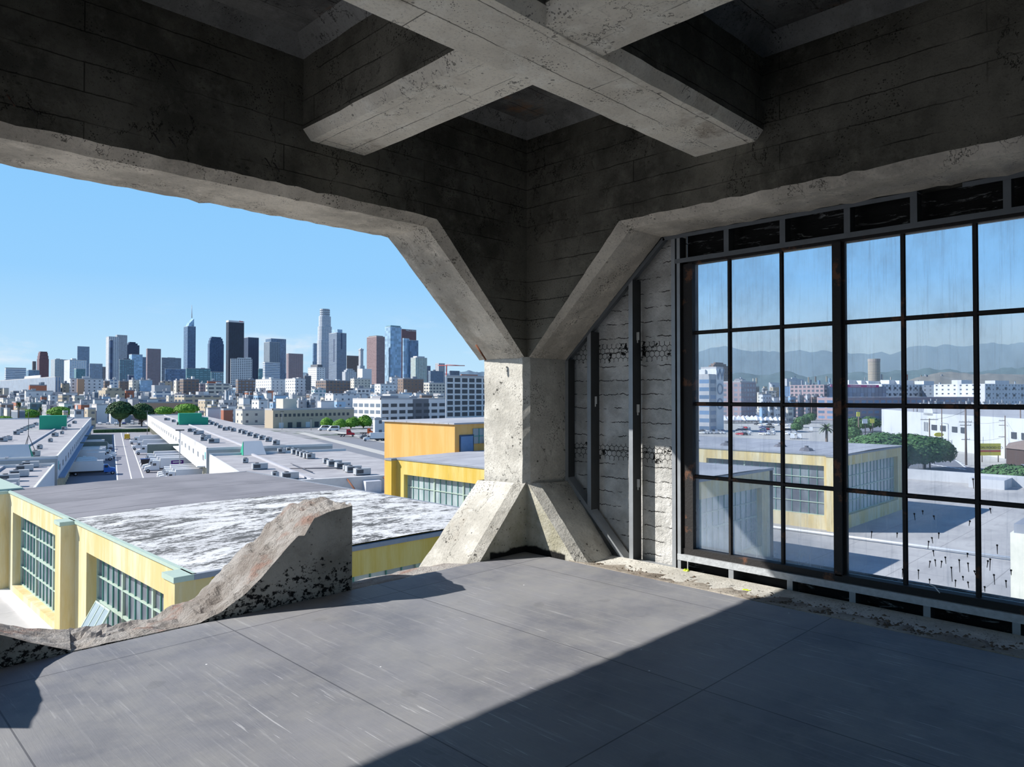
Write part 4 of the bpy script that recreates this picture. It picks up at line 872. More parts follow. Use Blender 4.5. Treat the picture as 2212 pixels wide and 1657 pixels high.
# ================= CITY =================
ROOF_L = M('light_city_roof', (.44, .44, .45), .9, .15, .05); ROOF_D = M('dark_city_roof', (.30, .31, .34), .9, .15, .05)
W = dict(white=(.66, .67, .68), cream=(.62, .58, .50), tan=(.50, .42, .31), brown=(.24, .18, .15), grey=(.42, .43, .45), dgrey=(.16, .17, .19), maroon=(.22, .11, .12), navy=(.07, .10, .17), black=(.04, .045, .06),
         teal=(.12, .22, .25), lblue=(.30, .45, .60), blue=(.12, .22, .36), brick=(.42, .16, .10), mauve=(.36, .27, .28), salmon=(.48, .30, .20), steel=(.30, .36, .42), slate=(.18, .22, .27))
G = dict(d=(.10, .12, .15), b=(.13, .21, .33), lb=(.34, .50, .66), t=(.15, .30, .34), k=(.035, .045, .075), g=(.22, .26, .32), br=(.14, .09, .09), n=(.06, .09, .17))  # glass and dark wall tones lifted; distance haze put into the colour
# fac codes: wall, glass, window pitch x, z, width share, height share
FAC = dict(ribbon=(4, 4, 1.0, .45), grid=(5, 4, .62, .55), fine=(3, 3.8, .6, .6), vert=(3, 4, .5, 1.0), glass=(3.4, 4, .92, .86), small=(6, 4.2, .32, .36), wide=(9, 4.6, .72, .5), apt=(4.5, 3.2, .55, .5), none=(5, 5, .0, .0), vglass=(6, 8, .9, .97), sp=(7, 5, .28, .35))
def fm(w_, g_, f_):
    a = FAC[f_]; return facade(W[w_] if isinstance(w_, str) else w_, G[g_], *a)
def zat(px, py, d): return atd(px, py, d).z
def box45(L_, Cn, R_, d, depth=None):
    """footprint aligned with the factory axes whose corner, left end and right end fall at the given pixels"""
    p = atd(Cn, 853, d); xc, yc = p.x, p.y
    def rr(px): return (px - CX) / F
    w_ = (R_ - L_) / F * d
    y2 = xc * (1 - rr(L_)) / (1 + rr(L_)) if L_ < Cn - .3 else None; x2 = yc * (1 + rr(R_)) / (1 - rr(R_)) if R_ > Cn + .3 else None
    if y2 is None: y2 = yc + (depth or w_ * .8)
    if x2 is None: x2 = xc + (depth or w_ * .8)
    return xc, x2, yc, y2
def building(L_, Cn, R_, top, d, mats, label, name='office_tower', cat='tower', tiers=None, base=GZ, extras=None, group=None, roofbits=0, depth=None):
    x0, x1, y0, y1 = box45(L_, Cn, R_, d, depth)
    t = thing(name, label, cat, ((x0 + x1) / 2, (y0 + y1) / 2, base), group)
    zt = zat(Cn, top, d)
    if not isinstance(mats, tuple): mats = (mats, ROOF_L)
    q = MB(); zc = base
    if not tiers: q.box(x0, x1, y0, y1, base, zt); q.build('facade', mats, parent=t)
    else:
        for k, (py, ins) in enumerate(tiers):   # list of (pixel height, inset share) from the ground up
            z = zat(Cn, py, d); ix, iy = (x1 - x0) * ins, (y1 - y0) * ins
            q.box(x0 + ix, x1 - ix, y0 + iy, y1 - iy, zc, z); zc = z
        q.build('facade', mats, parent=t); zt = zc
    q = MB(); e = min(1.2, (x1 - x0) * .02); q.box(x0 - .02, x1 + .02, y0 - .02, y0 + e, zt, zt + 1.1); q.box(x0 - .02, x0 + e, y0, y1, zt, zt + 1.1); q.box(x1 - e, x1, y0, y1, zt, zt + 1.1); q.box(x0, x1, y1 - e, y1, zt, zt + 1.1)
    if not tiers: q.build('parapet', mats[1] if roofbits else ROOF_L, parent=t)
    for i in range(roofbits):
        ww, dd = (x1 - x0) * random.uniform(.12, .3), (y1 - y0) * random.uniform(.12, .3); ax = random.uniform(x0 + 1, x1 - ww - 1); ay = random.uniform(y0 + 1, y1 - dd - 1)
        q = MB(); q.box(ax, ax + ww, ay, ay + dd, zt, zt + random.uniform(2, 4.5)); q.build('roof_house', random.choice((ROOF_L, WHT, ROOF_D)), parent=t)
    if extras: extras(t, x0, x1, y0, y1, zt, d)
    return t
RD = ROOF_D
def crown(py, ins, mat, name='crown'):
    def f(t, x0, x1, y0, y1, zt, d):
        z = zat(CX, py, d); ix, iy = (x1 - x0) * ins, (y1 - y0) * ins; q = MB(); q.box(x0 + ix, x1 - ix, y0 + iy, y1 - iy, zt, z); q.build(name, mat, parent=t)
    return f
def both(*fs):
    def f(*a):
        for g_ in fs: g_(*a)
    return f
def sign(body, size, mat, px, py, dz=0):
    def f(t, x0, x1, y0, y1, zt, d):
        p = ony(px, py, y0 - .6); text('sign_lettering', body, size, mat, p, (math.pi / 2, 0, 0), parent=t, ext=.2)
    return f
REDL = M('red_lettering', (.6, .02, .03)); WHL = M('white_lettering', (.9, .9, .9))
# --- skyline, west to east ---
building(9.6, 12, 56, 796, 1500, (fm('white', 'b', 'ribbon'), ROOF_L), 'low white office block with a dark top band at the far left edge', extras=crown(794, 0, fm('dgrey', 'd', 'none'), 'top_band'))
building(70, 70, 77.5, 781, 2300, (fm('brown', 'd', 'vert'), RD), 'narrow brown block just left of the maroon tower')
building(79, 84, 105, 775, 2200, (fm('maroon', 'br', 'fine'), RD), 'maroon tower with tapering shoulders, leftmost high tower', tiers=((775, 0), (768, .04), (762, .09), (759, .14)))
building(61, 61, 85, 800, 1700, (fm('teal', 'b', 'glass'), RD), 'low teal blue block in front of the maroon tower')
building(109, 118, 147, 777, 1750, (fm('grey', 't', 'apt'), ROOF_L), 'grey and teal apartment block between maroon tower and pale blue tower', roofbits=2)
building(166, 166.4, 192.5, 748.5, 2500, (fm('steel', 'b', 'ribbon'), RD), 'plain pale blue slab tower rising behind the white balconied block')
building(138, 150, 187, 778, 1600, (fm('white', 'lb', 'apt'), ROOF_L), 'white balconied apartment block below the pale blue slab tower', roofbits=2)
building(164, 164, 184, 797, 1450, (fm('teal', 't', 'fine'), RD), 'small dark green block with a white rooftop mark, low in the skyline')
building(192, 193, 221, 786, 1800, (fm('grey', 'b', 'vert'), ROOF_L), 'grey blue office block with a maroon top patch left of the twin towers', extras=None)
building(219, 219, 228, 793, 1900, (fm('dgrey', 'd', 'fine'), RD), 'narrow dark block hard against the white balconied tower')
building(248, 252, 274, 724, 2050, (fm('grey', 'g', 'fine'), ROOF_L), 'tall grey gridded tower behind the white balconied tower')
building(228, 234, 255, 727.5, 1850, (fm('white', 'n', 'apt'), ROOF_L), 'tall white balconied tower with dark glass stripes', extras=None)
building(237, 237, 243, 735, 1840, (fm('navy', 'n', 'vglass'), RD), 'dark glass spine on the front of the white balconied tower')
building(274, 274, 300.5, 745, 2100, (fm('navy', 'k', 'ribbon'), RD), 'dark navy block with a stepped top', tiers=((745, 0), (741, .12), (738, .25)))
building(278, 284, 307.5, 766, 1750, (fm('lblue', 'lb', 'glass'), ROOF_L), 'bright light blue glass block below the stepped navy block')
building(307, 307, 315, 772, 1800, (fm('slate', 'b', 'fine'), RD), 'narrow slate block beside the light blue glass block')
building(257, 258, 289, 777, 1650, (fm('slate', 't', 'grid'), RD), 'slate grey apartment block in front of the light blue glass block', extras=crown(774, .25, fm('dgrey', 'd', 'none'), 'roof_house'))
building(278, 278, 289, 811, 1500, (fm('navy', 'n', 'glass'), RD), 'small dark blue cube at the foot of the slate apartment block')
building(315, 317.5, 347, 753.5, 1950, (fm('mauve', 'd', 'fine'), RD), 'brown grey gridded slab tower standing alone left of centre')
building(348, 349, 391, 773, 2000, (fm('slate', 'g', 'ribbon'), RD), 'wide grey striped block right of the brown grey slab tower', extras=crown(771.5, .3, fm('dgrey', 'd', 'none'), 'roof_house'))
building(356, 357, 401, 797, 1700, (fm('navy', 'b', 'glass'), RD), 'low dark blue glass block before the wide striped block')
def wg(t, x0, x1, y0, y1, zt, d):
    cx_, cy_ = (x0 + x1) / 2, (y0 + y1) / 2; z1 = zat(410, 687, d); z2 = zat(414, 659, d); q = MB()
    a, b = x0 + (x1 - x0) * .05, x1 - (x1 - x0) * .1
    q.add([(x0 + 3, y0 + 4, zt), (x1 - 4, y0 + 4, zt), (x1 - 4, y1 - 6, zt), (x0 + 3, y1 - 6, zt), (x0 + 8, y0 + 6, z1 - 18), (x1 - 4, y0 + 5, z1), (x1 - 4, y1 - 8, z1), (x0 + 8, y1 - 14, z1 - 14)], [(0, 1, 5, 4), (1, 2, 6, 5), (2, 3, 7, 6), (3, 0, 4, 7), (4, 5, 6, 7), (3, 2, 1, 0)]); q.build('sail_crown', fm('lblue', 'lb', 'vglass'), parent=t)
    q = MB(); q.tube(atd(414.5, 687, d - 8), atd(414.5, 659, d - 8), 1.6, .6, 6); q.build('spire', HUB, parent=t)
building(396, 404.5, 422, 705, 2500, (fm('lblue', 'n', 'glass'), RD), 'blue glass tower with a sail crown and thin spire', extras=wg)
building(454, 456, 483, 804, 1600, (fm('teal', 'lb', 'grid'), ROOF_L), 'low light teal block at the foot of the round-shouldered tower')
building(448, 452, 483, 742, 2200, (fm('navy', 'b', 'fine'), RD), 'navy tower with rounded stepped shoulders', tiers=((742, 0), (735, .04), (730, .09), (727, .17)))
building(401, 403, 455, 796, 1550, (fm('teal', 't', 'wide'), RD), 'wide teal glass block with pale floor lines in the middle distance', roofbits=1)
building(487.5, 493, 526.5, 695.5, 2150, (fm('black', 'k', 'vert'), RD), 'tallest black slab tower with a white top band and red lettering', extras=both(crown(691.7, -.004, fm('white', 'd', 'none'), 'top_band'), sign('Aon', 7, REDL, 521, 694.2)))
building(526, 535.5, 558.5, 729, 2350, (fm('navy', 'k', 'vert'), RD), 'dark blue slab tower right of the tallest black one')
building(497.5, 498, 544.5, 775, 1600, (fm('white', 'd', 'grid'), ROOF_L), 'white gridded tower standing before the black slab tower', roofbits=2, extras=crown(772, .35, WHT, 'roof_house'))
building(558, 559, 568, 797, 1900, (fm('teal', 't', 'glass'), RD), 'narrow teal block between dark blue tower and white striped block')
building(585, 585, 617.5, 731.5, 2450, (fm('slate', 'b', 'glass'), RD), 'dark glass slab behind the grey banded tower')
building(569.5, 582, 604, 739, 2300, (fm('steel', 'd', 'vert'), RD), 'grey tower with vertical bands left of centre skyline')
building(567.5, 572, 604.5, 783, 1650, (fm('white', 'b', 'ribbon'), ROOF_L), 'white block with horizontal window bands below the grey banded tower')
building(618, 623, 654.5, 764, 2000, (fm('mauve', 'd', 'fine'), RD), 'grey brown gridded tower right of the banded tower')
building(675, 677, 686, 742, 2500, (fm('lblue', 'b', 'glass'), RD), 'thin light blue slab behind the tallest round tower')
# cylinder tower
dT = 2450; ct = atd(701, 853, dT); t = thing('office_tower', 'tallest pale round-topped tower of the skyline with set-back tiers', 'tower', (ct.x, ct.y, GZ)); zc = GZ
for (hw, py) in ((16, 736), (14.8, 706), (12.8, 684), (10.4, 668)):
    R = hw / F * dT; z1 = zat(701, py, dT); q = MB(); q.loft([[(ct.x + R * math.cos(i * math.pi / 8 + .2), ct.y + R * math.sin(i * math.pi / 8 + .2), z) for i in range(16)] for z in (zc, z1)]); q.build('tier', (fm('white', 'b', 'fine'), RD), parent=t); zc = z1
for k in range(4):
    z1 = zc - 4 - k * 7; R = 10.9 / F * dT; q = MB(); q.loft([[(ct.x + R * math.cos(i * math.pi / 8), ct.y + R * math.sin(i * math.pi / 8), z) for i in range(16)] for z in (z1 - 2.2, z1)]); q.build('crown_ring', fm('slate', 'd', 'none'), parent=t)
def gas(t, x0, x1, y0, y1, zt, d):
    z = zat(728, 711, d); q = MB(); q.box(x0 + (x1 - x0) * .12, x0 + (x1 - x0) * .62, y0 + 3, y1 - (y1 - y0) * .2, zt, z); q.build('crown', fm('lblue', 'lb', 'glass'), parent=t)
    q = MB(); q.box(x0 + (x1 - x0) * .45, x0 + (x1 - x0) * .55, y0 - .6, y0, zt - 50, zt); q.box(x0 - .6, x0, y0 + (y1 - y0) * .3, y0 + (y1 - y0) * .4, zt - 90, zt - 20); q.build('dark_slot', fm('navy', 'k', 'none'), parent=t)
building(710, 727, 748, 719, 2250, (fm('steel', 'n', 'ribbon'), RD), 'blue and white striped tower right of the round-topped tower', extras=gas)
building(748.5, 749, 776, 768.5, 2350, (fm('brown', 'd', 'grid'), RD), 'low dark brown block beside the white beacon tower')
# beacon tower
bt = thing('beacon_tower', 'slender white stone beacon tower with a knobbed top', 'tower', atd(780, 853, 2000)); p = atd(779.5, 853, 2000); q = MB()
for hw, z0_, z1_ in ((5.6, 797, 790), (3.6, 790, 757), (4.2, 757, 754)):
    R = hw / F * 2000; q.box(p.x - R, p.x + R, p.y - R, p.y + R, zat(779, z0_, 2000), zat(779, z1_, 2000))
q.build('shaft', (fm('white', 'g', 'vert'), ROOF_L), parent=bt); q = MB(); q.ball((p.x, p.y, zat(779, 756, 2000)), 4, 4, 6, 10, 6); q.build('knob', WHT, parent=bt)
q = MB(); R = 13; q.box(p.x - 8, p.x + 22, p.y - 20, p.y + 6, GZ, zat(779, 797, 2000)); q.build('base_block', (fm('white', 'd', 'none'), ROOF_L), parent=bt)
building(739, 746, 770, 799, 1950, (fm('white', 'g', 'vert'), ROOF_L), 'white stepped block left of the beacon tower', tiers=((803, 0), (799, .12), (796, .25)))
def mans(t, x0, x1, y0, y1, zt, d):
    z = zat(685, 787, d); q = MB(); q.box(x0 + 4, x1 - 4, y0 + 4, y1 - 4, zt, z); q.build('dark_roof', fm('dgrey', 'd', 'none'), parent=t)
building(665, 684, 702, 794, 1500, (fm('white', 'd', 'small'), ROOF_L), 'white ornate block with a dark mansard roof below the round-topped tower', extras=mans)
building(792, 813, 831, 727, 2100, (fm('mauve', 'br', 'ribbon'), RD), 'brown striped tower, left face lit pinkish', extras=crown(724.5, .1, fm('brown', 'd', 'none')))
building(867, 867.5, 899, 711, 2350, (fm('maroon', 'br', 'fine'), RD), 'dark maroon slab tower with white lettering behind the blue glass pair', extras=sign('WELLS FARGO', 6.5, WHL, 888, 714.5))
building(831, 843, 867, 706, 2150, (fm('lblue', 'lb', 'vglass'), ROOF_L), 'tall light blue glass tower with a paler crown', extras=crown(702.3, .06, fm('lblue', 't', 'glass')))
building(869.6, 871.5, 884, 731, 2000, (fm('lblue', 'lb', 'vglass'), ROOF_L), 'pale blue half of the lower glass tower beside the maroon slab')
building(884, 885, 903.5, 735, 2005, (fm('blue', 'b', 'vglass'), RD), 'deeper blue half of the lower glass tower beside the maroon slab')
building(887, 898, 922.5, 773, 1700, (fm('cream', 't', 'vert'), ROOF_L), 'cream gridded tower with small pavilions on its roof', extras=both(crown(769, .15, WHT, 'roof_pavilion')))
building(922, 922, 930, 791, 1800, (fm('slate', 'n', 'grid'), RD), 'small dark block hard right of the cream gridded tower')
building(925, 930, 958, 802, 1750, (fm('slate', 'b', 'grid'), RD), 'low slate block below the grey tower near the crane', roofbits=1)
building(940, 948, 961, 785.5, 1900, (fm('grey', 'd', 'small'), ROOF_L), 'plain grey tower left of the crane')
building(969.6, 972, 992.5, 801.5, 1850, (fm('dgrey', 'b', 'grid'), RD), 'dark low block right of the crane')
building(995, 997, 1032, 809, 1900, (fm('brick', 'd', 'small'), RD), 'reddish low block peeking over the white car-park grid')
cr_ = thing('tower_crane', 'red and white tower crane near the right end of the skyline', 'crane', atd(964.5, 853, 1800)); q = MB(); q.tube(atd(964.5, 853, 1800), atd(964.5, 788, 1800), 1.6, n=4); q.build('mast', M('crane_red', (.6, .12, .10)), parent=cr_)
q = MB(); q.tube(atd(946, 789.5, 1800), atd(1004, 790, 1800), 1.1, n=4); q.tube(atd(964.5, 787, 1800), atd(995, 789.6, 1800), .5, n=4); q.build('jib', M('crane_red', (.6, .12, .10)), parent=cr_)
# --- middle band ---
def bl(*a, **k): k.setdefault('name', 'low_rise_building'); k.setdefault('cat', 'building'); k.setdefault('roofbits', 2); return building(*a, **k)
bl(0, 119, 131, 815, 900, (fm('grey', 'b', 'vert'), ROOF_L), 'long grey office slab with tall narrow windows along the left edge')
bl(62, 64, 101, 833, 800, (fm('brick', 'br', 'none'), RD), 'red brick block in front of the long grey slab')
bl(53, 56, 114, 846, 760, (fm('white', 'g', 'sp'), ROOF_L), 'white low building below the red brick block')
bl(131, 134, 150, 829, 950, (fm('tan', 'd', 'small'), RD), 'small tan block right of the long grey slab')
bl(150, 152, 223, 819, 900, (fm('white', 'd', 'small'), ROOF_L), 'big white factory block with rows of small windows and a beige patch')
bl(166, 167, 182, 819, 895, (fm('salmon', 'd', 'none'), ROOF_L), 'beige top panel on the white factory block', roofbits=0)
bl(223, 226, 237, 824, 950, (fm('brown', 'd', 'grid'), RD), 'narrow brown block beside the big white factory block')
bl(233, 237, 256, 821, 1000, (fm('white', 'b', 'grid'), ROOF_L), 'blue and white block under the twin balconied towers')
bl(256, 258, 279, 824, 1050, (fm('brown', 'd', 'small'), RD), 'brown warehouse under the slate apartment block')
bl(278, 286, 301, 822, 980, (fm('cream', 'd', 'small'), ROOF_L), 'cream block with dark windows under the light blue glass block')
bl(213, 228, 270, 846, 780, (fm('tan', 'd', 'sp'), ROOF_L), 'tan stepped building with small square windows', tiers=((843, 0), (838, .12)))
bl(270, 272, 290, 844, 800, (fm('brick', 'd', 'small'), RD), 'brick building right of the tan stepped one')
bl(301, 303, 329, 822, 980, (fm('lblue', 'lb', 'apt'), ROOF_L), 'light blue apartment block in the middle band')
bl(346, 350, 373, 824, 1000, (fm('tan', 'd', 'small'), RD), 'tan office block beneath the dark blue glass block')
bl(327, 334, 369, 834, 820, (fm('grey', 'b', 'none'), ROOF_L), 'plain grey blue hall with a bright white lower front')
bl(331, 335, 369, 846, 790, (fm('white', 'b', 'wide'), ROOF_L), 'low white front building before the plain grey blue hall')
bl(375, 381, 388, 823, 930, (fm('cream', 'd', 'sp'), ROOF_L), 'narrow cream building left of the dark brown apartment block')
bl(388, 396, 430, 820, 920, (fm('brown', 'd', 'grid'), RD), 'dark brown apartment block below the teal glass block')
bl(430, 432, 444, 830, 900, (fm('mauve', 'd', 'grid'), ROOF_L), 'mauve grey block right of the dark brown apartments')
bl(447, 449, 478, 824, 960, (fm('brick', 'd', 'none'), RD), 'dark red rooftop block behind the long cream building')
bl(444, 448, 498, 830, 850, (fm('cream', 'd', 'wide'), ROOF_L), 'long cream building with rows of windows below the black tower')
bl(485, 488, 508, 845, 760, (fm('white', 'g', 'vert'), ROOF_L), 'small white building with upright ribs')
bl(509, 514, 551, 821, 950, (fm('brown', 'g', 'grid'), RD), 'brown old office block before the white gridded tower')
bl(552, 586, 618, 820, 980, (fm('white', 'g', 'small'), ROOF_L), 'white and grey hotel block below the grey banded tower')
bl(616, 638, 660, 819, 940, (fm('white', 'd', 'small'), ROOF_L), 'white hotel block with many small windows, right one of the pair')
bl(656, 658, 672, 813, 1000, (fm('dgrey', 'd', 'small'), RD), 'narrow dark block beside the white mansard building')
bl(682, 704, 757, 823, 900, (fm('brown', 'd', 'grid'), RD), 'brown and white block below the blue striped tower')
bl(757, 765, 800, 819, 1100, (fm('cream', 'd', 'small'), ROOF_L), 'cream block below the beacon tower')
bl(767, 772, 801, 840, 760, (fm('white', 'd', 'grid'), ROOF_L), 'small white block with a dark glass right half')
bl(702, 720, 794, 852, 700, (fm('white', 'd', 'sp'), ROOF_L), 'long white two-storey building with square windows')
bl(672, 680, 704, 842, 800, (fm('white', 't', 'grid'), ROOF_L), 'white and teal corner building')
bl(809, 822, 856, 831, 860, (fm('white', 'd', 'small'), ROOF_L), 'white clustered block under the brown striped tower')
bl(841, 846, 866, 816, 1000, (fm('white', 'd', 'sp'), ROOF_L), 'plain white tall block under the light blue tower')
bl(859, 871, 915, 819, 940, (fm('brown', 'd', 'small'), RD), 'large dark brown block under the pale glass tower')
bl(915, 928, 962, 828, 900, (fm('cream', 'd', 'grid'), ROOF_L), 'cream block left of the white car-park grid')
bl(301, 303, 417, 871, 610, (fm('salmon', 'd', 'none'), RFW), 'wide salmon brown windowless box in front of the trees', roofbits=1)
bl(218, 221, 358, 864, 700, (fm('slate', 'b', 'wide'), RD), 'long slate blue shed with windows behind the ficus trees', roofbits=0)
bl(377, 398, 478, 855, 700, (fm('tan', 'd', 'wide'), ROOF_L), 'long tan two-storey building left of centre')
bl(509, 524, 571, 887, 520, (fm('cream', 'd', 'sp'), ROOF_L), 'cream warehouse with pale side wall left of the tan one', roofbits=1)
# tan two-storey warehouse with real windows
def rowwin(parent, y0, pts, wpx, z0p, z1p, mat, nm='window', dd=.15):
    for px in pts:
        a, b = ony(px - wpx / 2, z0p, y0), ony(px + wpx / 2, z1p, y0); q = MB(); q.box(a.x, b.x, y0 - dd, y0 + .05, b.z, a.z); q.build(nm, mat, parent=parent)
DW = M('dark_window_far', (.06, .07, .085), .4, .3, 1); BW = M('blueish_window_far', (.18, .22, .27), .3, .3, 1)
def tanx(t, x0, x1, y0, y1, zt, d):
    n = 17
    for i in range(n):
        px = 602 + i * 9.55; s_ = 1 - i * .012
        a = ony(px, 0, y0); f = (a.x - x0)
        q = MB(); q.box(a.x - .9, a.x + .9, y0 - .12, y0 + .05, zt - 4.4, zt - 2.4); q.build('window', DW, parent=t)
    for i in range(8):
        a = ony(612 + i * 19, 0, y0); q = MB(); q.box(a.x - 1.6, a.x + 1.6, y0 - .15, y0 + .05, GZ, GZ + 3.6); q.build('dock_door', DW if i % 3 else WHT, parent=t)
    q = MB(); a = ony(640, 0, y0); q.box(a.x - 5, a.x + 5, y0 + 6, y0 + 16, zt, zt + 7.5); q.build('roof_house', fm('cream', 'd', 'none'), parent=t)
bl(572, 590, 765, 886.5, 470, (fm('tan', 'd', 'none'), ROOF_L), 'long tan two-storey warehouse with a square window row above dock doors', extras=tanx, roofbits=0)
def whx(t, x0, x1, y0, y1, zt, d):
    for j, pz in enumerate((.2, .52, .84)):
        z = zt - (zt - GZ) * pz * .9 - 1
        for i in range(5): yy = y0 + (y1 - y0) * (i + .5) / 5; q = MB(); q.box(x0 - .12, x0 + .05, yy - (y1 - y0) * .07, yy + (y1 - y0) * .07, z - 1.6, z + 1.1); q.build('window', BW, parent=t)
        for i in range(8):
            xx = x0 + (x1 - x0) * (i + .5) / 8; q = MB(); q.box(xx - (x1 - x0) * .045, xx + (x1 - x0) * .045, y0 - .12, y0 + .05, z - 1.6, z + 1.1); q.build('window', DW, parent=t)
    xa, xb = x0 + (x1 - x0) * .47, x0 + (x1 - x0) * .72; q = MB(); q.box(xa, xb, y0 - .08, y0, GZ, zt + .4); q.build('dark_bay', fm('dgrey', 'd', 'none'), parent=t)
bl(762, 823, 963, 863.5, 560, (fm('white', 'd', 'none'), ROOF_L), 'white three-storey building with a dark grey middle bay', extras=whx, roofbits=3)
bl(800, 815, 870, 853, 620, (fm('white', 'lb', 'grid'), ROOF_L), 'white penthouse structure on the roof line of the three-storey white building', roofbits=1)
def gar(t, x0, x1, y0, y1, zt, d):
    H = zt - GZ; n = 8; fh = H / (n + .4)
    for j in range(n):
        z = zt - .6 - fh * (j + 1)
        for i in range(8):
            w_ = 8.1 * 1.0; xx = x0 + 1.4 + i * 7.1
            if xx + 5 > x1: break
            q = MB(); q.box(xx, xx + 5.3, y0 - .1, y0 + .05, z + .9, z + fh - .35); q.build('opening', DW, parent=t)
bl(962.5, 963, 1060, 813.5, 520, (fm('white', 'd', 'none'), ROOF_L), 'white car-park-like grid building left of the concrete column', extras=gar, roofbits=0)
bl(806, 810, 835, 907.5, 380, (fm('white', 'd', 'sp'), ROOF_L), 'small white office with a green awning behind the orange block', roofbits=0)
# --- crowded flat-roof district: each one its own building ---
marks = [(0, 'the long grey slab'), (110, 'the big white factory block'), (235, 'the twin balconied towers'), (315, 'the brown grey slab tower'), (396, 'the spired glass tower'), (448, 'the round-shouldered tower'), (488, 'the black slab tower'), (560, 'the grey banded tower'), (618, 'the grey brown gridded tower'), (675, 'the round-topped tower'), (748, 'the beacon tower'), (792, 'the brown striped tower'), (831, 'the light blue glass tower'), (880, 'the pale glass pair'), (925, 'the crane')]
cols = [('white', 'white', 6), ('pale grey', 'grey', 3), ('cream', 'cream', 3), ('tan', 'tan', 2), ('brick red', 'brick', 1), ('slate blue', 'slate', 2), ('light blue', 'lblue', 1), ('brown', 'brown', 1)]
cl = [c for c in cols for _ in range(c[2])]
rng = random.Random(11); seen = {}
rowsd = [(1350, 832, 14, 'hindmost'), (1150, 838, 15, 'seventh nearest'), (980, 843, 16, 'sixth nearest'), (850, 851, 17, 'fifth nearest'), (740, 858, 18, 'fourth nearest'), (640, 866, 20, 'third nearest'), (545, 876, 20, 'second nearest'), (470, 887, 16, 'nearest')]
for d, pyt, wpx, rname in rowsd:
    px = -30
    while px < 1030:
        w_ = wpx * rng.uniform(.7, 2.0); gap = rng.uniform(0, 5)
        nm, cc, _ = rng.choice(cl); top = pyt + rng.uniform(-4, 5); x_ = px; px += w_ + gap
        if d <= 480 and not (425 < x_ < 500 or x_ < 25 or 120 < x_ < 200): continue
        if d <= 560 and (540 < x_ + w_ / 2 < 960): continue
        if d <= 660 and (290 < x_ + w_ / 2 < 430): continue
        if (d < 700 and 730 < x_ < 1010): continue
        mk = [m_ for a, m_ in marks if a <= x_ + w_ / 2 or a == 0][-1]
        lab = '%s flat-roofed building, %s roof row, below %s' % (nm, rname, mk); seen[lab] = seen.get(lab, 0) + 1
        if seen[lab] == 2: lab = 'further right ' + lab
        elif seen[lab] > 2: lab = 'rightmost ' + lab
        fac = rng.choice(('sp', 'small', 'none', 'wide', 'grid', 'none'))
        dd = rng.uniform(.96, 1.04) * d
        bl(x_, x_ + w_ * rng.uniform(.12, .5), x_ + w_, top, dd, (fm(cc, 'd', fac), rng.choice((ROOF_L, ROOF_L, ROOF_D))), lab, roofbits=rng.choice((0, 1, 2)) if d < 900 else 0, group='flat-roofed district below the skyline')
# --- trees ---
def leafmat(name, a, b):
    k = N(name); o = k.obj(); c = k.mix(k.ramp(k.noise(o, 1.2, 4), .35, .65), a, b); k.bsdf(c, .7, spec=.2); return k.m
LEAFD = leafmat('dark_ficus_leaves', (.03, .07, .03), (.07, .14, .05)); LEAFL = leafmat('bright_green_leaves', (.10, .26, .03), (.20, .38, .06)); LEAFM = leafmat('mid_green_leaves', (.05, .12, .05), (.10, .20, .07)); BARK = M('bark', (.16, .12, .09), .9, .3, 2); PALML = leafmat('palm_fronds', (.05, .10, .04), (.12, .17, .07))
def tree(kind, rx=4, rz=3, trunk=3, n=1500, leaf=.35, mat=LEAFD, name='ficus_tree', seed=1, ry=None):
    r = random.Random(seed); t = thing(name, 'tree', 'tree', (0, 0, 0)); ry = ry or rx
    q = MB(); cz = trunk + rz * .75
    lob = [(Vector((r.uniform(-.45, .45), r.uniform(-.45, .45), r.uniform(-.15, .35))), r.uniform(.55, .8)) for _ in range(7)] if kind == 'bushy' else [(Vector((0, 0, 0)), 1)]
    for i in range(n):
        c, s_ = r.choice(lob); th, u = r.uniform(0, 6.283), r.uniform(-.75 if kind != 'dome' else -.1, 1); rr = math.sqrt(max(0, 1 - u * u)) ; v = (c + Vector((rr * math.cos(th), rr * math.sin(th), u)) * s_ * r.uniform(.86, 1.02))
        p = Vector((v.x * rx, v.y * ry, cz + v.z * rz)); nn = Vector((v.x, v.y, v.z + .4)) + Vector((r.uniform(-.6, .6), r.uniform(-.6, .6), r.uniform(-.6, .6))); nn.normalize()
        a = nn.orthogonal().normalized(); b = nn.cross(a); s1 = leaf * r.uniform(.6, 1.4); an = r.uniform(0, 6.28); a2 = a * math.cos(an) + b * math.sin(an); b2 = nn.cross(a2)
        q.add([p - a2 * s1, p - b2 * s1 * .6, p + a2 * s1, p + b2 * s1 * .6], [(0, 1, 2, 3)])
    q.build('foliage', mat, parent=t)
    q = MB()
    for c, s_ in lob: q.ball((c.x * rx, c.y * ry, cz + c.z * rz), rx * s_ * .74, ry * s_ * .74, rz * s_ * .74, 12, 8, rx * .03)
    q.build('inner_foliage', mat, parent=t)
    q = MB(); q.tube((0, 0, 0), (0, 0, trunk + rz * .4), rx * .06, rx * .045, 7)
    for i in range(4): a = i * 1.57 + .4; q.tube((0, 0, trunk * .6), (rx * .45 * math.cos(a), ry * .45 * math.sin(a), trunk + rz * .5), rx * .05, rx * .03, 5)
    q.build('trunk', BARK, parent=t); return t
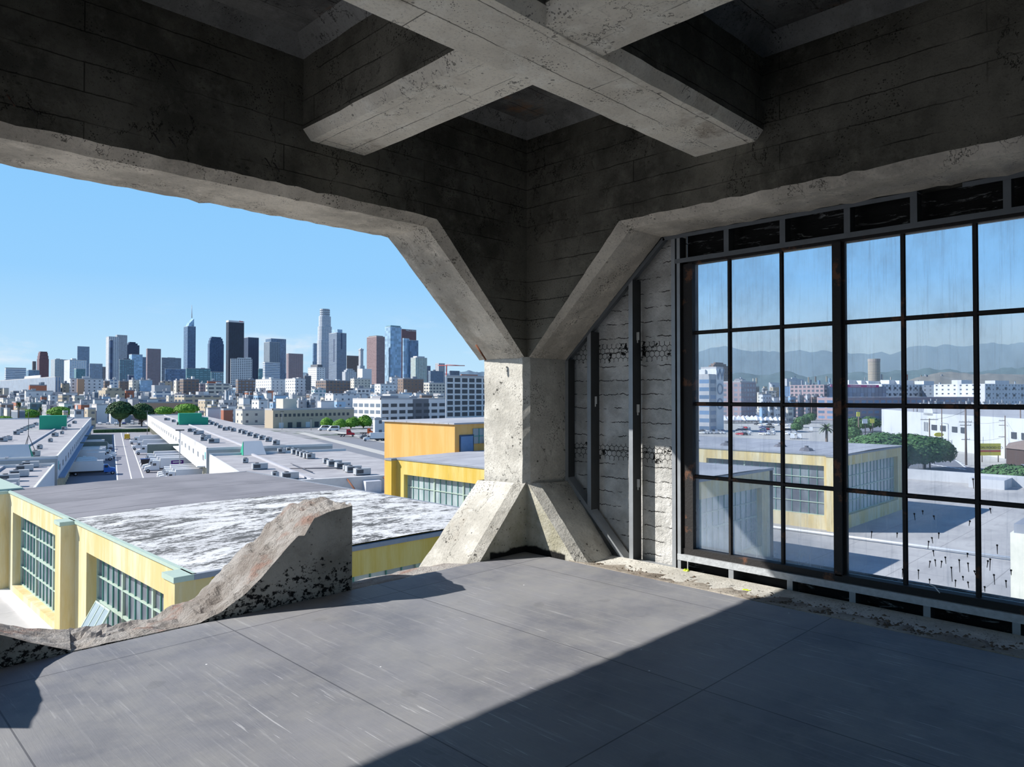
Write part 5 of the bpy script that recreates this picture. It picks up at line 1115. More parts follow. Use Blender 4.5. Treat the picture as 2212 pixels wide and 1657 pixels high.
def palm(h=14, r_=2.4, seed=2, name='palm_tree'):
    r = random.Random(seed); t = thing(name, 'palm', 'palm tree', (0, 0, 0)); q = MB()
    for i in range(44):
        a = r.uniform(0, 6.28); el = r.uniform(-.7, 1.2); L0 = r_ * r.uniform(.8, 1.1); prev = Vector((0, 0, h)); dirv = Vector((math.cos(a) * math.cos(el), math.sin(a) * math.cos(el), math.sin(el))); sd_ = Vector((-math.sin(a), math.cos(a), 0))
        for s_ in range(4):
            nx = prev + dirv * L0 / 4; w_ = r_ * .13 * (1 - s_ * .2); q.add([prev - sd_ * w_, prev + sd_ * w_, nx + sd_ * w_ * .8, nx - sd_ * w_ * .8], [(0, 1, 2, 3)]); prev = nx; dirv = (dirv + Vector((0, 0, -.28))).normalized()
    q.build('fronds', PALML, parent=t); q = MB(); q.tube((0, 0, 0), (0, 0, h), .35, .25, 7); q.build('trunk', BARK, parent=t); return t
def plant(proto, first, px, pyb, label, wpx=None, refw=8.0, z=GZ, rz=0, d=None):
    p = onz(px, pyb, z) if d is None else atd(px, 853, d); p.z = z; dd = (p.x + p.y) / R2
    s_ = 1 if wpx is None else (wpx / F * dd) / refw
    return place(proto if first else copy_tree(proto), p, rz, label, s_)
fic = tree('dome', 4.4, 3.8, 2.4, 2200, .38, LEAFD, seed=3)
dome = tree('dome', 4, 2.2, 2.4, 2200, .32, LEAFL, seed=4)
plant(fic, True, 259, 922, 'round-headed ficus tree, left one of the pair at the end of the yard', 49)
plant(fic, False, 306, 921, 'round-headed ficus tree, right one of the pair at the end of the yard', 44, rz=1)
for i, (px, py, w_, lb) in enumerate(((355, 912, 43, 'bright green domed tree behind the right warehouse, left one'), (403, 912, 51, 'bright green domed tree behind the right warehouse, right one'), (129, 917, 49, 'bright green domed tree behind the left warehouse'), (63, 918, 43, 'bright green domed tree near the palms, left part'), (7, 930, 40, 'dark domed tree cut off by the left edge'))):
    plant(dome, i == 0, px, py, lb, w_, rz=i)
bush = tree('bushy', 4, 3, 1.5, 2200, .4, LEAFM, name='leafy_tree', seed=5)
for i, (px, d, w_, lb) in enumerate(((120, 640, 34, 'dark spreading tree below the red brick block'), (170, 660, 30, 'dark tree cluster below the big white factory block, left'), (192, 655, 26, 'dark tree cluster below the big white factory block, right'), (72, 700, 32, 'dark tree behind the palms'), (148, 690, 22, 'small dark tree between the larger dark ones'), (316, 720, 26, 'tree beside the slate blue shed'), (665, 560, 18, 'small tree beside the roof tower of the tan warehouse'), (30, 720, 30, 'hazy tree at the far left under the long grey slab'), (225, 700, 20, 'small tree left of the slate blue shed'))):
    plant(bush, i == 0, px, 0, lb, w_, d=d, rz=i * 1.3)
gr = tree('bushy', 4, 3.6, .6, 3000, .36, LEAFL, name='green_tree', seed=8)
for i, (px, py, w_, lb) in enumerate(((708, 925, 28, 'bright green tree, leftmost of four by the vans'), (734, 927, 27, 'bright green tree, second of four by the vans'), (758, 926, 31, 'bright green tree, third and tallest of four by the vans'), (785, 925, 34, 'bright green tree, rightmost of four by the vans'))): plant(gr, i == 0, px, py, lb, w_, rz=i)
pm_ = palm(); 
for i, (px, d, s_, lb) in enumerate(((41, 430, 1.15, 'tall palm near the left edge above the warehouse roof'), (88, 430, .95, 'shorter palm right of the tall one above the warehouse roof'))):
    p = atd(px, 853, d); p.z = GZ; place(pm_ if i == 0 else copy_tree(pm_), p, i, lb, s_)
# parked cars beyond the yard and small lots
pc_ = {c_: car(c_) for c_ in ('white', 'silver', 'black', 'navy', 'red')}; used_c = set()
def pcar(c_, p, rz, lb, grp, s_=1.15):
    o = copy_tree(pc_[c_]) if c_ in used_c else pc_[c_]; used_c.add(c_); place(o, p, rz, lb, s_); o['group'] = grp; return o
for i in range(12):
    px, py = 216 + (i % 6) * 17.5, 912 + (i // 6) * 5; c_ = ('white', 'black', 'silver', 'navy', 'white', 'silver')[(i * 5) % 6]
    pcar(c_, cfp(px, py), GROT + 1.4, '%s %s car from the left in the %s row under the ficus trees' % (ORD[i % 6], c_, 'far' if i < 6 else 'near'), 'cars parked under the ficus trees')
# street lights / poles
def lamp(h=11, arm=2.2, name='street_lamp'):
    t = thing(name, 'lamp', 'lamp post', (0, 0, 0)); q = MB(); q.tube((0, 0, 0), (0, 0, h), .16, .10, 6); q.build('pole', M('grey_pole', (.32, .34, .37)), parent=t); q = MB(); q.box(-arm / 2, arm / 2, -.2, .2, h, h + .3); q.build('lamp_head', ACD, parent=t); return t
lp = lamp()
for i, (px, pyt, pyb, lb) in enumerate(((388, 931, 1027, 'tall lamp post at the near end of the right docks'), (318, 889, 939, 'lamp post at the far end of the yard'), (609, 890, 928, 'lamp post in front of the tan warehouse, left'), (672, 905, 930, 'lamp post in front of the tan warehouse, right'), (249, 892, 920, 'short lamp post before the left ficus tree'))):
    p = cfp(px, pyb); d_ = (p.x + p.y) / R2; h = zat(px, pyt, d_) - GZ; place(lp if i == 0 else copy_tree(lp), p, GROT, lb, (1, 1, h / 11))
q = MB(); q.cbox(-9, 22, 478, 481, GZ, GZ + 1.8); tag(q.build('hedge', LEAFD), 'dark clipped hedge closing the far end of the truck yard', 'hedge')
# ================= BEYOND THE STEEL WINDOW =================
def polyb(pts, top, dref, mats, label, base=GZ, name='low_rise_building', cat='building', group=None):
    """footprint given as (pixel, distance) pairs, clockwise seen from above"""
    z = zat(CX, top, dref); P_ = [atd(px, 853, d) for px, d in pts]; ce = sum(P_, Vector()) / len(P_)
    t = thing(name, label, cat, (ce.x, ce.y, base), group); q = MB()
    q.loft([[Vector((p.x, p.y, zz)) for p in P_] for zz in (base, z)], flip=True); q.build('facade', mats, parent=t); return t, z, P_
def slab(L_, R_, top, d, depth, mats, label, name='low_rise_building', cat='building', base=GZ, **k):
    """long building whose front follows the street grid"""
    p = atd(L_, 853, d); r = ray(R_, 853); # intersect p + s*EA with ray
    den = EA.x * r.y - EA.y * r.x; s_ = (p.y * r.x - p.x * r.y) / den
    z = zat(CX, top, d); t = thing(name, label, cat, (p.x, p.y, base)); q = MB(); q.obox((p.x, p.y, base), EA * s_, EB * depth, (0, 0, z - base)); q.build('facade', mats, parent=t); return t, z, p, s_
def addbox(t, nm, mat, p, s0, s1, z0, z1, out=.3, dp=.4):
    q = MB(); q.obox(Vector((p.x, p.y, z0)) + EA * s0 - EB * out, EA * (s1 - s0), EB * dp, (0, 0, z1 - z0)); return q.build(nm, mat, parent=t)
# office block with stair tower and big letters
o = bl(1450, 1532, 1552, 812, 420, (fm('grey', 'b', 'wide'), ROOF_L), 'pale office block with big square windows just right of the stucco panel', roofbits=1)
x0, x1, y0, y1 = box45(1514, 1548, 1563, 425)
o = bl(1514, 1548, 1563, 796, 425, (fm('white', 'd', 'none'), ROOF_L), 'blank white stair tower carrying large dark vertical letters', roofbits=0)
for i, ch in enumerate('WOO'):
    p = ony(1556, 810 + i * 32, y0 - .3); text('sign_lettering', ch, 9.5, M('grey_letter', (.25, .30, .38)), p, (math.pi / 2, 0, 0), parent=o, ext=.1)
bl(1560, 1601, 1633, 826, 600, (fm('mauve', 'g', 'grid'), ROOF_L), 'pinkish brick apartment building behind the white stair tower', roofbits=3)
building(1531, 1541, 1573, 783, 950, (fm('brown', 'd', 'small'), RD), 'dark brown tower with a stepped top behind the office block', tiers=((789, 0), (785, .1), (782, .25)))
building(1693, 1700, 1737, 818.5, 2300, (fm('white', 'g', 'fine'), ROOF_L), 'large white hospital-like slab in front of the hills', extras=crown(815, .35, WHT, 'roof_house'))
building(1661, 1664, 1684, 827, 1900, (fm('white', 'g', 'fine'), ROOF_L), 'small white block on the slope left of the large white slab')
dT = 2600; ct = atd(1888.5, 853, dT); t = thing('office_tower', 'round ribbed tan tower standing alone before the mountains', 'tower', (ct.x, ct.y, GZ)); R = 12 / F * dT
q = MB(); q.loft([[(ct.x + R * math.cos(i * math.pi / 12), ct.y + R * math.sin(i * math.pi / 12), z) for i in range(24)] for z in (GZ, zat(1888, 781, dT))]); q.build('shaft', (fm('tan', 'd', 'fine'), RD), parent=t)
q = MB(); q.loft([[(ct.x + R * s_ * math.cos(i * math.pi / 12), ct.y + R * s_ * math.sin(i * math.pi / 12), z) for i in range(24)] for s_, z in ((1.04, zat(1888, 781, dT)), (1.04, zat(1888, 775.5, dT)))]); q.build('crown', (fm('cream', 'br', 'vert'), RD), parent=t)
# dark glass building with the pink lettered strip, and the long white apartments
PINK = M('pink_sign_strip', (.62, .05, .22))
t, z, p, s_ = slab(1791, 1914, 834, 700, 60, (fm('navy', 'b', 'vglass'), RD), 'dark blue glass building with a pink lettered banner along its roof edge')
addbox(t, 'pink_banner', PINK, p, 2, s_ * .86, z - 1.0, z + 1.6, .6, .3)
for tx, fr_ in (('NEW', .06), ('ArtsDistrict.com', .44), ('LEASE TODAY', .72)):
    pp = p + EA * (s_ * fr_) - EB * .9; pp.z = z + .25; text('sign_lettering', tx, 2.4, WHL, pp, (math.pi / 2, 0, GROT), parent=t, ext=.05)
t, z, p, s_ = slab(1780, 1791, 831, 700, 40, (fm('mauve', 'd', 'grid'), RD), 'narrow brick building left of the dark blue glass one')
t, z, p, s_ = slab(1905, 2095, 829.5, 760, 50, (fm('white', 'd', 'small'), ROOF_L), 'long white apartment building with rows of dark balconies')
for i in range(18):
    for j in range(2): addbox(t, 'balcony', M('dark_balcony', (.10, .11, .13)), p, s_ * (i + .3) / 18, s_ * (i + .3) / 18 + 2.4, z - 5.5 - j * 7, z - 3.2 - j * 7, 1.0, 1.0)
addbox(t, 'grey_section', fm('slate', 'd', 'small'), p, s_ * .93, s_, GZ, z, .5, .6)
t, z, p, s_ = slab(2128, 2330, 829, 700, 50, (fm('white', 'd', 'small'), ROOF_L), 'white apartment building with dark balconies cut off by the right edge')
for i in range(12):
    for j in range(2): addbox(t, 'balcony', M('dark_balcony', (.10, .11, .13)), p, s_ * (i + .3) / 12, s_ * (i + .3) / 12 + 2.4, z - 5.5 - j * 7, z - 3.2 - j * 7, 1.0, 1.0)
slab(2095, 2130, 831, 745, 50, (fm('slate', 'd', 'small'), RD), 'blue grey recessed block between the two white apartment buildings')
slab(1830, 2240, 858, 610, 30, (fm('mauve', 'b', 'wide'), ROOF_L), 'long low mauve arcade with a row of square windows below the apartments')
for i, (a, b) in enumerate(((1834, 1852), (1861, 1876), (1876, 1903), (1921, 1943), (1943, 1974), (1996, 2018), (2077, 2100), (2150, 2180))):
    slab(a, b, 821 + (i % 3), 900, 12, (fm('white', 'd', 'none'), ROOF_L), '%s white rooftop block from the left behind the dark glass and white apartments' % ORD[i])
# mission style white warehouse
t, z, P_ = polyb([(1904, 391), (2012, 301), (2290, 215), (2330, 330), (2010, 470)], 893, 301, (M('white_warehouse_wall', (.54, .56, .58), .85, .05, .1), ROOF_L), 'big white warehouse with square dark windows and a curved corner gable')
e = (P_[2] - P_[1]); e.z = 0; n_ = Vector((e.y, -e.x, 0)).normalized(); el = e.length; eu = e.normalized()
def along(px):
    r = ray(px, 853); den = eu.x * r.y - eu.y * r.x; return (P_[1].y * r.x - P_[1].x * r.y) / den
for px in (2018, 2037, 2062, 2081, 2190, 2212):
    s0 = along(px - 5.6); s1 = along(px + 5.6); dd = 270; q = MB(); zc = z - 4.7; b0_ = Vector((P_[1].x, P_[1].y, zc - 2.2)); q.obox(b0_ + eu * s0 + n_ * .2, eu * (s1 - s0), n_ * -.3, (0, 0, 2.2)); q.build('window', DW, parent=t)
q = MB(); b0_ = Vector((P_[1].x, P_[1].y, z)); 
g = (P_[0] - P_[1]); g.z = 0; gu = g.normalized(); arc = [(0, -1)] + [(6 * (1 - math.cos(math.pi * k / 12)), 3.0 * math.sin(math.pi * k / 12)) for k in range(13)] + [(12, -1)]
q.loft([[b0_ + gu * a + Vector((0, 0, h)) + off for a, h in arc] for off in (n_ * 0, -eu * -1.2)]); q.build('gable', M('white_warehouse_wall', (.54, .56, .58)), parent=t)
for i in range(4):
    q = MB(); q.obox(Vector((P_[1].x, P_[1].y, z - 8)) + gu * (3 + i * 2.4) - eu * .15, gu * 1.1, eu * .2, (0, 0, 4)); q.build('window', DW, parent=t)
# mountains
def ridge(name, label, prof, dn, df, zb, mat, seed):
    """mountain range: real depth from dn to df, crest following the profile"""
    q = MB(); nx = 150; ny = 14; vs = []
    for i in range(nx):
        px = prof[0][0] + (prof[-1][0] - prof[0][0]) * i / (nx - 1)
        k = max(j for j in range(len(prof)) if prof[j][0] <= px); k = min(k, len(prof) - 2); tt = (px - prof[k][0]) / (prof[k + 1][0] - prof[k][0]); py = prof[k][1] + (prof[k + 1][1] - prof[k][1]) * tt
        for j in range(ny):
            f = j / (ny - 1); d = dn + (df - dn) * f; zc = zat(CX, py, dn + (df - dn) * .6); h = math.sin(min(1, f / .6) * math.pi / 2) ** 1.1 if f < .6 else 1 - (f - .6) * 1.2
            p = atd(px, 853, d); nn = noise.fractal(Vector((p.x, p.y, seed * 100)) / (600 if dn > 5000 else 160), 1, 2, 5)
            z = zb + (zc - zb) * h * (1 + .18 * nn * (1 - abs(f - .6)) * (0 if abs(f - .6) < .05 else 1)); vs.append((p.x, p.y, z))
    q.add(vs, [(i * ny + j, (i + 1) * ny + j, (i + 1) * ny + j + 1, i * ny + j + 1) for i in range(nx - 1) for j in range(ny - 1)], True)
    o = q.build(name, mat); tag(o, label, 'mountain'); return o
MTN = M('haze_blue_chaparral', (.09, .15, .21), .95, .18, .0012); HILL = M('hazy_scrub_hill', (.13, .19, .20), .95, .35, .012); HILL2 = M('dry_scrub_hill', (.22, .22, .20), .95, .35, .02)  # mountain scrub tinted blue to carry distance haze in its colour
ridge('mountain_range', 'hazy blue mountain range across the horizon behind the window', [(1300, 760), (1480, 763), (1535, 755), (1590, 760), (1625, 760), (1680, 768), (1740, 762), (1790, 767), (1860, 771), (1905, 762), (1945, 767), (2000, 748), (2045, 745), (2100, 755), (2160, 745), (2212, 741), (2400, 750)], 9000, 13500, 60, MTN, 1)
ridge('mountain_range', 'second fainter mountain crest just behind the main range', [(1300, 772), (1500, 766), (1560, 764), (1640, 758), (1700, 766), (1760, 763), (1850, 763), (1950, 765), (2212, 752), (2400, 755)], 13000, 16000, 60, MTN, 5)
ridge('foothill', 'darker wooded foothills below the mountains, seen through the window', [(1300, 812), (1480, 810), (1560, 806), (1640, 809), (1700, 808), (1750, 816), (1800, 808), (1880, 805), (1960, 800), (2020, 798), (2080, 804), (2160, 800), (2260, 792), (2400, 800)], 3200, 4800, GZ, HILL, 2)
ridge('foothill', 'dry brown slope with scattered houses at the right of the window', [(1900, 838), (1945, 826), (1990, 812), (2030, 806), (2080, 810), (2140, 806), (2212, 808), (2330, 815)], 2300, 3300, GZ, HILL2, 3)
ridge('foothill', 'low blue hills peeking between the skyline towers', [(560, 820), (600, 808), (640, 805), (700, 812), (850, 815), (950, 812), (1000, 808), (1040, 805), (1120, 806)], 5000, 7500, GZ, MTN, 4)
# houses scattered on the slopes and the low city before them
rng = random.Random(5); seen = {}
areas = [(1485, 1690), (1695, 1790), (1790, 1900), (1900, 2000), (2000, 2110), (2110, 2230)]
anames = ['left of the big white slab', 'under the big white slab', 'between the white slab and the round tan tower', 'right of the round tan tower', 'above the long white apartments', 'at the right edge above the apartments']
for i in range(150):
    k = rng.randrange(6); px = rng.uniform(*areas[k]); lvl = rng.randrange(4); d = (1500, 1900, 2400, 2900)[lvl] * rng.uniform(.93, 1.05)
    topy = (836, 830, 824, 815)[lvl] + rng.uniform(-4, 3)
    if k in (3, 4, 5) and lvl == 3: topy -= 3
    base = zat(px, topy + rng.uniform(3, 7), d); w_ = rng.uniform(3, 9) if lvl < 2 else rng.uniform(2, 5); nm, cc, _ = rng.choice(cl)
    lab = '%s house, %s tier up, %s' % (nm, ORD[lvl], anames[k]); seen[lab] = seen.get(lab, 0) + 1; n_ = seen[lab]
    if n_ > 1: lab = ORD[min(n_ - 1, 19)] + ' ' + lab
    x0, x1, y0, y1 = box45(px, px + w_ * .35, px + w_, d, w_ / F * d * .7); q = MB(); q.box(x0, x1, y0, y1, min(base, zat(px, topy + 12, d)), zat(px, topy, d)); o = q.build('hillside_house', (fm(cc, 'd', rng.choice(('none', 'sp', 'small'))), rng.choice((ROOF_L, ROOF_D, M('tile_roof', (.35, .2, .15))))))
    tag(o, lab, 'house', 'houses and blocks scattered below the mountains')
rng = random.Random(9); seen = {}
for d, pyt, nm_, (pa, pb) in ((1150, 838, 'third', (1560, 1790)), (900, 846, 'second', (1635, 1785)), (700, 856, 'first', (1640, 1780)), (560, 880, 'nearest', (1640, 1700)), (560, 872, 'rear', (1985, 2240))):
    px = pa
    while px < pb:
        w_ = rng.uniform(9, 26); nm, cc, _ = rng.choice(cl); lab = '%s low building in the %s roof row behind the car park' % (nm, nm_) if pb < 1900 else '%s low roof showing above the big white warehouse' % nm
        seen[lab] = seen.get(lab, 0) + 1
        if seen[lab] > 1: lab = ORD[min(seen[lab] - 1, 19)] + ' ' + lab
        bl(px, px + w_ * .3, px + w_, pyt + rng.uniform(-3, 4), d, (fm(cc, 'd', rng.choice(('small', 'sp', 'none', 'wide'))), rng.choice((ROOF_L, ROOF_D))), lab, roofbits=1 if d < 800 else 0, group='low buildings behind the car park'); px += w_ + rng.uniform(0, 6)
# car park, tents
def quad(name, pts, z, mat, label=None, cat='pavement'):
    P_ = [onz(x, y, z) for x, y in pts]; q = MB(); q.loft([[p - Vector((0, 0, .04)) for p in P_], P_]); o = q.build(name, mat)
    # make sure the top face points up
    return tag(o, label, cat)
quad('car_park_surface', [(1440, 915), (1440, 975), (1900, 975), (1780, 915)], GZ + .08, CONC, 'pale car park surface with rows of cars, left half of the window')
quad('street_surface', [(1760, 872), (1790, 872), (2000, 960), (2110, 1010), (2000, 1030), (1930, 985), (1850, 930)], GZ + .10, ASPD, 'grey street running away past the big trees')
quad('street_surface', [(1930, 985), (2040, 985), (2125, 1025), (2060, 1045), (1930, 1040)], GZ + .12, ASPD, 'street crossing with zebra stripes beyond the parapet')
quad('sidewalk', [(2040, 972), (2230, 975), (2260, 1010), (2130, 1025), (2060, 990)], GZ + .16, CONC, 'pale sidewalk corner by the utility poles')
k_ = 0
for (xa, ya, xb, yb, n_) in ((2000, 990, 2056, 997, 6), (2010, 1003, 2085, 1014, 8), (2062, 995, 2090, 1009, 4)):
    for i in range(n_):
        f = i / n_; px, py = xa + (xb - xa) * f, ya + (yb - ya) * f; p = onz(px, py, GZ + .2); a = onz(px + 7, py + 2.4, GZ + .2); q = MB(); v = a - p; w_ = Vector((-v.y, v.x, 0)).normalized() * .7; q.obox(p, v, w_, (0, 0, .02)); k_ += 1
        o = q.build('crosswalk_stripe', PAINT); tag(o, '%s white stripe of the %s crosswalk beyond the parapet' % (ORD[i], ('far', 'near', 'right')[0 if ya == 990 else (1 if ya == 1003 else 2)]), 'road marking', 'crosswalk stripes')
quad('crossing_edge_line', [(2063, 994), (2066, 994), (2088, 1010), (2084, 1010)], GZ + .2, PAINT, 'white kerb line right of the crosswalk', 'road marking')
rng = random.Random(21)
rowsp = [('dense left cluster', [(1516 + (i % 7) * 7.2, 933 + (i // 7) * 4.2) for i in range(14)]), ('second cluster from the left', [(1598 + (i % 3) * 8.5, 926 + (i // 3) * 4.6) for i in range(12)]), ('third cluster from the left', [(1648 + (i % 3) * 8.5, 925 + (i // 3) * 4.8) for i in range(12)]), ('back row behind the clusters', [(1634 + i * 9, 918 + (i % 2) * 1.5) for i in range(8)]), ('right rows by the palm', [(1700 + (i % 2) * 12, 926 + (i // 2) * 4.4) for i in range(8)])]
for nm_, pts in rowsp:
    for i, (px, py) in enumerate(pts):
        c_ = rng.choice(('white', 'silver', 'black', 'navy', 'white', 'silver', 'white', 'silver', 'black', 'red')); pcar(c_, onz(px + rng.uniform(-1, 1), py, GZ + .13), rng.choice((.3, -.2)) + 1.2, '%s car, %s, in the %s of the car park' % (ORD[i], c_, nm_), 'cars in the car park', .98)
for i, (px, py, lb) in enumerate(((1712, 948, 'white van close to the flat yellow-edged roof'), (1752, 932, 'white van at the right end of the car park'), (1727, 948, 'grey white van beside the palm'))): o = copy_tree(vanp); place(o, onz(px, py, GZ + .1), .4, lb, 1.2)
TENT = M('white_tent_canvas', (.82, .83, .86), .8, .04)
tn = thing('market_tent', 'tent', 'tent', (0, 0, 0)); q = MB(); q.add([(-2.2, -2.2, 2.2), (2.2, -2.2, 2.2), (2.2, 2.2, 2.2), (-2.2, 2.2, 2.2), (0, 0, 4.2), (-2.2, -2.2, 1.8), (2.2, -2.2, 1.8), (2.2, 2.2, 1.8), (-2.2, 2.2, 1.8)], [(0, 1, 4), (1, 2, 4), (2, 3, 4), (3, 0, 4), (5, 6, 1, 0), (6, 7, 2, 1), (7, 8, 3, 2), (8, 5, 0, 3)]); q.build('canopy', TENT, parent=tn)
for sx in (-2.1, 2.1):
    for sy in (-2.1, 2.1): q = MB(); q.tube((sx, sy, 0), (sx, sy, 2), .06, n=4); q.build('leg', CHAS, parent=tn)
for i in range(39):
    r_, c_ = divmod(i, 13); p = onz(1565 + c_ * 10 + rng.uniform(-2, 2), 914.5 - r_ * 3.4, GZ); o = place(tn if i == 0 else copy_tree(tn), p, rng.uniform(0, 1.5), '%s white market tent from the left, %s row' % (ORD[c_], ('near', 'middle', 'far')[r_]), 1.25); o['group'] = 'white market tents'
# trees and shrubs on this side
def onp(px, d, z=GZ): p = atd(px, 853, d); p.z = z; return p
bigt = tree('bushy', 6, 5.4, 2.4, 11000, .34, LEAFM, name='ficus_tree', seed=12)
for i, (px, d, sc_, lb) in enumerate(((1905, 200, (1.45, 1.45, 1.05), 'huge round street tree, left one, behind the yellow corner'), (1958, 205, (1.4, 1.4, 1.0), 'huge round street tree, middle one, behind the yellow corner'), (1996, 212, (1.15, 1.15, .9), 'huge round street tree, right one, beside the poles'))): place(bigt if i == 0 else copy_tree(bigt), onp(px, d), i * 1.1, lb, sc_)
shr = tree('bushy', 5, 3.4, 2, 7000, .30, LEAFL if False else LEAFM, name='ficus_tree', seed=14)
for i, (px, d, sc_, lb) in enumerate(((2108, 128, .50, 'low green tree crown just over the parapet, left one'), (2150, 130, .74, 'low green tree crown just over the parapet, second from left'), (2185, 128, .72, 'low green tree crown just over the parapet, third'), (2216, 126, .74, 'low green tree crown just over the parapet, at the right edge'))):
    place(shr if i == 0 else copy_tree(shr), onp(px, d, GZ + .8), i * 1.7, lb, (sc_ * 1.5, sc_ * 1.5, sc_ * 1.5))
for i, (px, d, sc_, lb) in enumerate(((1836, 330, .8, 'dark street tree left of the billboards'), (1850, 420, .9, 'dark street tree behind the billboards'), (1880, 430, .9, 'dark street tree by the white warehouse corner'), (1843, 215, .55, 'small dark tree left of the huge round ones'), (1733, 480, .8, 'street tree beside the avenue, left'), (1750, 560, .8, 'street tree beside the avenue, further back'), (1720, 420, .6, 'low tree at the car park edge'), (2200, 400, .8, 'tree above the white warehouse at the right edge'))): place(copy_tree(bush), onp(px, d), i, lb, sc_ * 1.5)
place(copy_tree(pm_), onp(1785, 215), 0, 'palm with drooping fronds at the corner of the car park', (1.35, 1.35, .86))
# utility poles
WOOD = M('weathered_pole_wood', (.17, .13, .11), .9, .3, 3)
def upole(px, pyt, pyb, arms, label, r=.22, d=None):
    b = onz(px, pyb, GZ) if d is None else onp(px, d); b.z = GZ; dd = (b.x + b.y) / R2; zt = zat(px, pyt, dd); t = thing('utility_pole', label, 'utility pole', b); q = MB(); q.tube(b, (b.x, b.y, zt), r, r * .7, 8); q.build('pole', WOOD, parent=t)
    for (py, half) in arms: za = zat(px, py, dd); h = half / F * dd; q = MB(); q.obox(Vector((b.x, b.y, za)) - RGT * h, RGT * 2 * h, FWD.cross(RGT).normalized() * .16, (Vector((FWD.x, FWD.y, 0)) * .16)); q.build('crossarm', WOOD, parent=t)
    q = MB(); 
    for (py, half) in arms:
        za = zat(px, py, dd); h = half / F * dd
        for f in (-.9, -.45, .45, .9): c_ = Vector((b.x, b.y, za + .12)) + RGT * h * f; q.tube(c_, c_ + Vector((0, 0, .25)), .06, n=5)
        q.build('insulator', HUB, parent=t); q = MB()
    return b, dd
upole(2008.7, 904, 1013, ((906, 19),), 'wooden utility pole in front of the huge trees')
upole(2035, 880, 984, (), 'plain wooden pole right of the huge trees')
upole(2087, 880, 1007, ((911, 14), (918, 12), (949, 9)), 'thick utility pole with three crossarms right of the traffic light', .34)
upole(2172, 898, 992, ((908, 13), (918, 13), (943, 14)), 'utility pole with stacked crossarms near the food sign')
upole(2205.5, 880, 996, ((960, 10),), 'utility pole at the right edge')
upole(1854, 886, 945, (), 'thin pole beside the avenue', .18)
upole(1973, 880, 925, (), 'thin pole behind the huge trees', .18, d=330)
upole(1981, 880, 925, (), 'second thin pole behind the huge trees', .2, d=330)
def wire(px0, y0_, d0, px1, y1_, d1, lb):
    a, b = atd(px0, y0_, d0), atd(px1, y1_, d1); q = MB(); pr = a
    for i in range(1, 9): f = i / 8; p = a + (b - a) * f - Vector((0, 0, 4 * f * (1 - f) * .8)); q.tube(pr, p, .035, n=4); pr = p
    tag(q.build('power_line', M('black_cable', (.03, .03, .03))), lb, 'cable')
wire(2008, 905, 212, 2087, 886, 221, 'power line from the front pole to the thick pole'); wire(2087, 911, 221, 2172, 908, 244, 'upper power line between thick pole and stacked pole'); wire(2172, 918, 244, 2240, 925, 235, 'power line running right from the stacked pole'); wire(2087, 949, 221, 2172, 943, 244, 'lower power line between thick pole and stacked pole')
# lamp, traffic light, signs
b = onz(2049, 988, GZ); t = thing('street_lamp', 'curved grey street lamp before the white warehouse', 'lamp post', b); dd = (b.x + b.y) / R2; zt = zat(2049, 916, dd); q = MB(); q.tube(b, (b.x, b.y, zt), .14, .09, 6); q.tube((b.x, b.y, zt), Vector((b.x, b.y, zt + .4)) - RGT * 2, .08, n=5); q.build('pole', M('grey_pole', (.32, .34, .37)), parent=t)
q = MB(); c_ = Vector((b.x, b.y, zt + .3)) - RGT * 2.4; q.ball(c_, .5, .5, .15, 8, 5); q.build('lamp_head', HUB, parent=t)
b = onz(2056.6, 992, GZ); dd = (b.x + b.y) / R2; t = thing('traffic_light', 'black traffic light on a grey mast arm at the crossing', 'traffic light', b); q = MB(); zt = zat(2056, 950, dd); q.tube(b, (b.x, b.y, zt), .14, .1, 6); q.tube((b.x, b.y, zt - .6), Vector((b.x, b.y, zt + .4)) - RGT * 2.3, .07, n=5); q.build('pole', M('grey_pole', (.32, .34, .37)), parent=t)
q = MB(); zc = zat(2056, 966, dd); c_ = Vector((b.x, b.y, zc)) - Vector((FWD.x, FWD.y, 0)) * .3; q.obox(c_ - RGT * .3 - Vector((0, 0, .6)), RGT * .6, Vector((FWD.x, FWD.y, 0)) * .3, (0, 0, 1.2)); q.build('signal_head', paints['black'], parent=t)
q = MB(); q.ball(c_ - Vector((FWD.x, FWD.y, 0)) * .02 + Vector((0, 0, -.3)), .16, .16, .16, 8, 6); q.build('signal_lens', M('pale_lens', (.7, .8, .85)), parent=t)
for px, pt_, pb_, lb in ((1984, 976, 1012, 'slim white street sign post, left one, on the near kerb'), (1992.5, 965, 1013, 'slim white street sign post with a round lamp, right one, on the near kerb')):
    b = onz(px, pb_, GZ); dd = (b.x + b.y) / R2; t = thing('sign_post', lb, 'sign post', b); q = MB(); zt = zat(px, pt_, dd); q.tube(b, (b.x, b.y, zt), .08, n=5); q.build('pole', HUB, parent=t); q = MB(); q.obox(Vector((b.x, b.y, zt - .9)) - RGT * .35, RGT * .7, Vector((FWD.x, FWD.y, 0)) * .05, (0, 0, .8)); q.build('sign_plate', paints['white'], parent=t)
FD = Vector((FWD.x, FWD.y, 0)).normalized()
def signbox(t, nm, mat, x0, x1, yt, yb, d, off=0, dp=.3):
    a = atd(x0, yb, d); b = atd(x1, yb, d); zt = zat(CX, yt, d); zb = zat(CX, yb, d); a.z = b.z = zb; q = MB(); q.obox(a - FD * off, b - a, FD * dp, (0, 0, zt - zb)); return q.build(nm, mat, parent=t)
SROT = (math.pi / 2, 0, math.atan2(RGT.y, RGT.x))
YS = M('yellow_sign', (.80, .72, .12)); RS = M('red_sign_band', (.62, .13, .09)); CS = M('cream_sign_band', (.75, .66, .45))
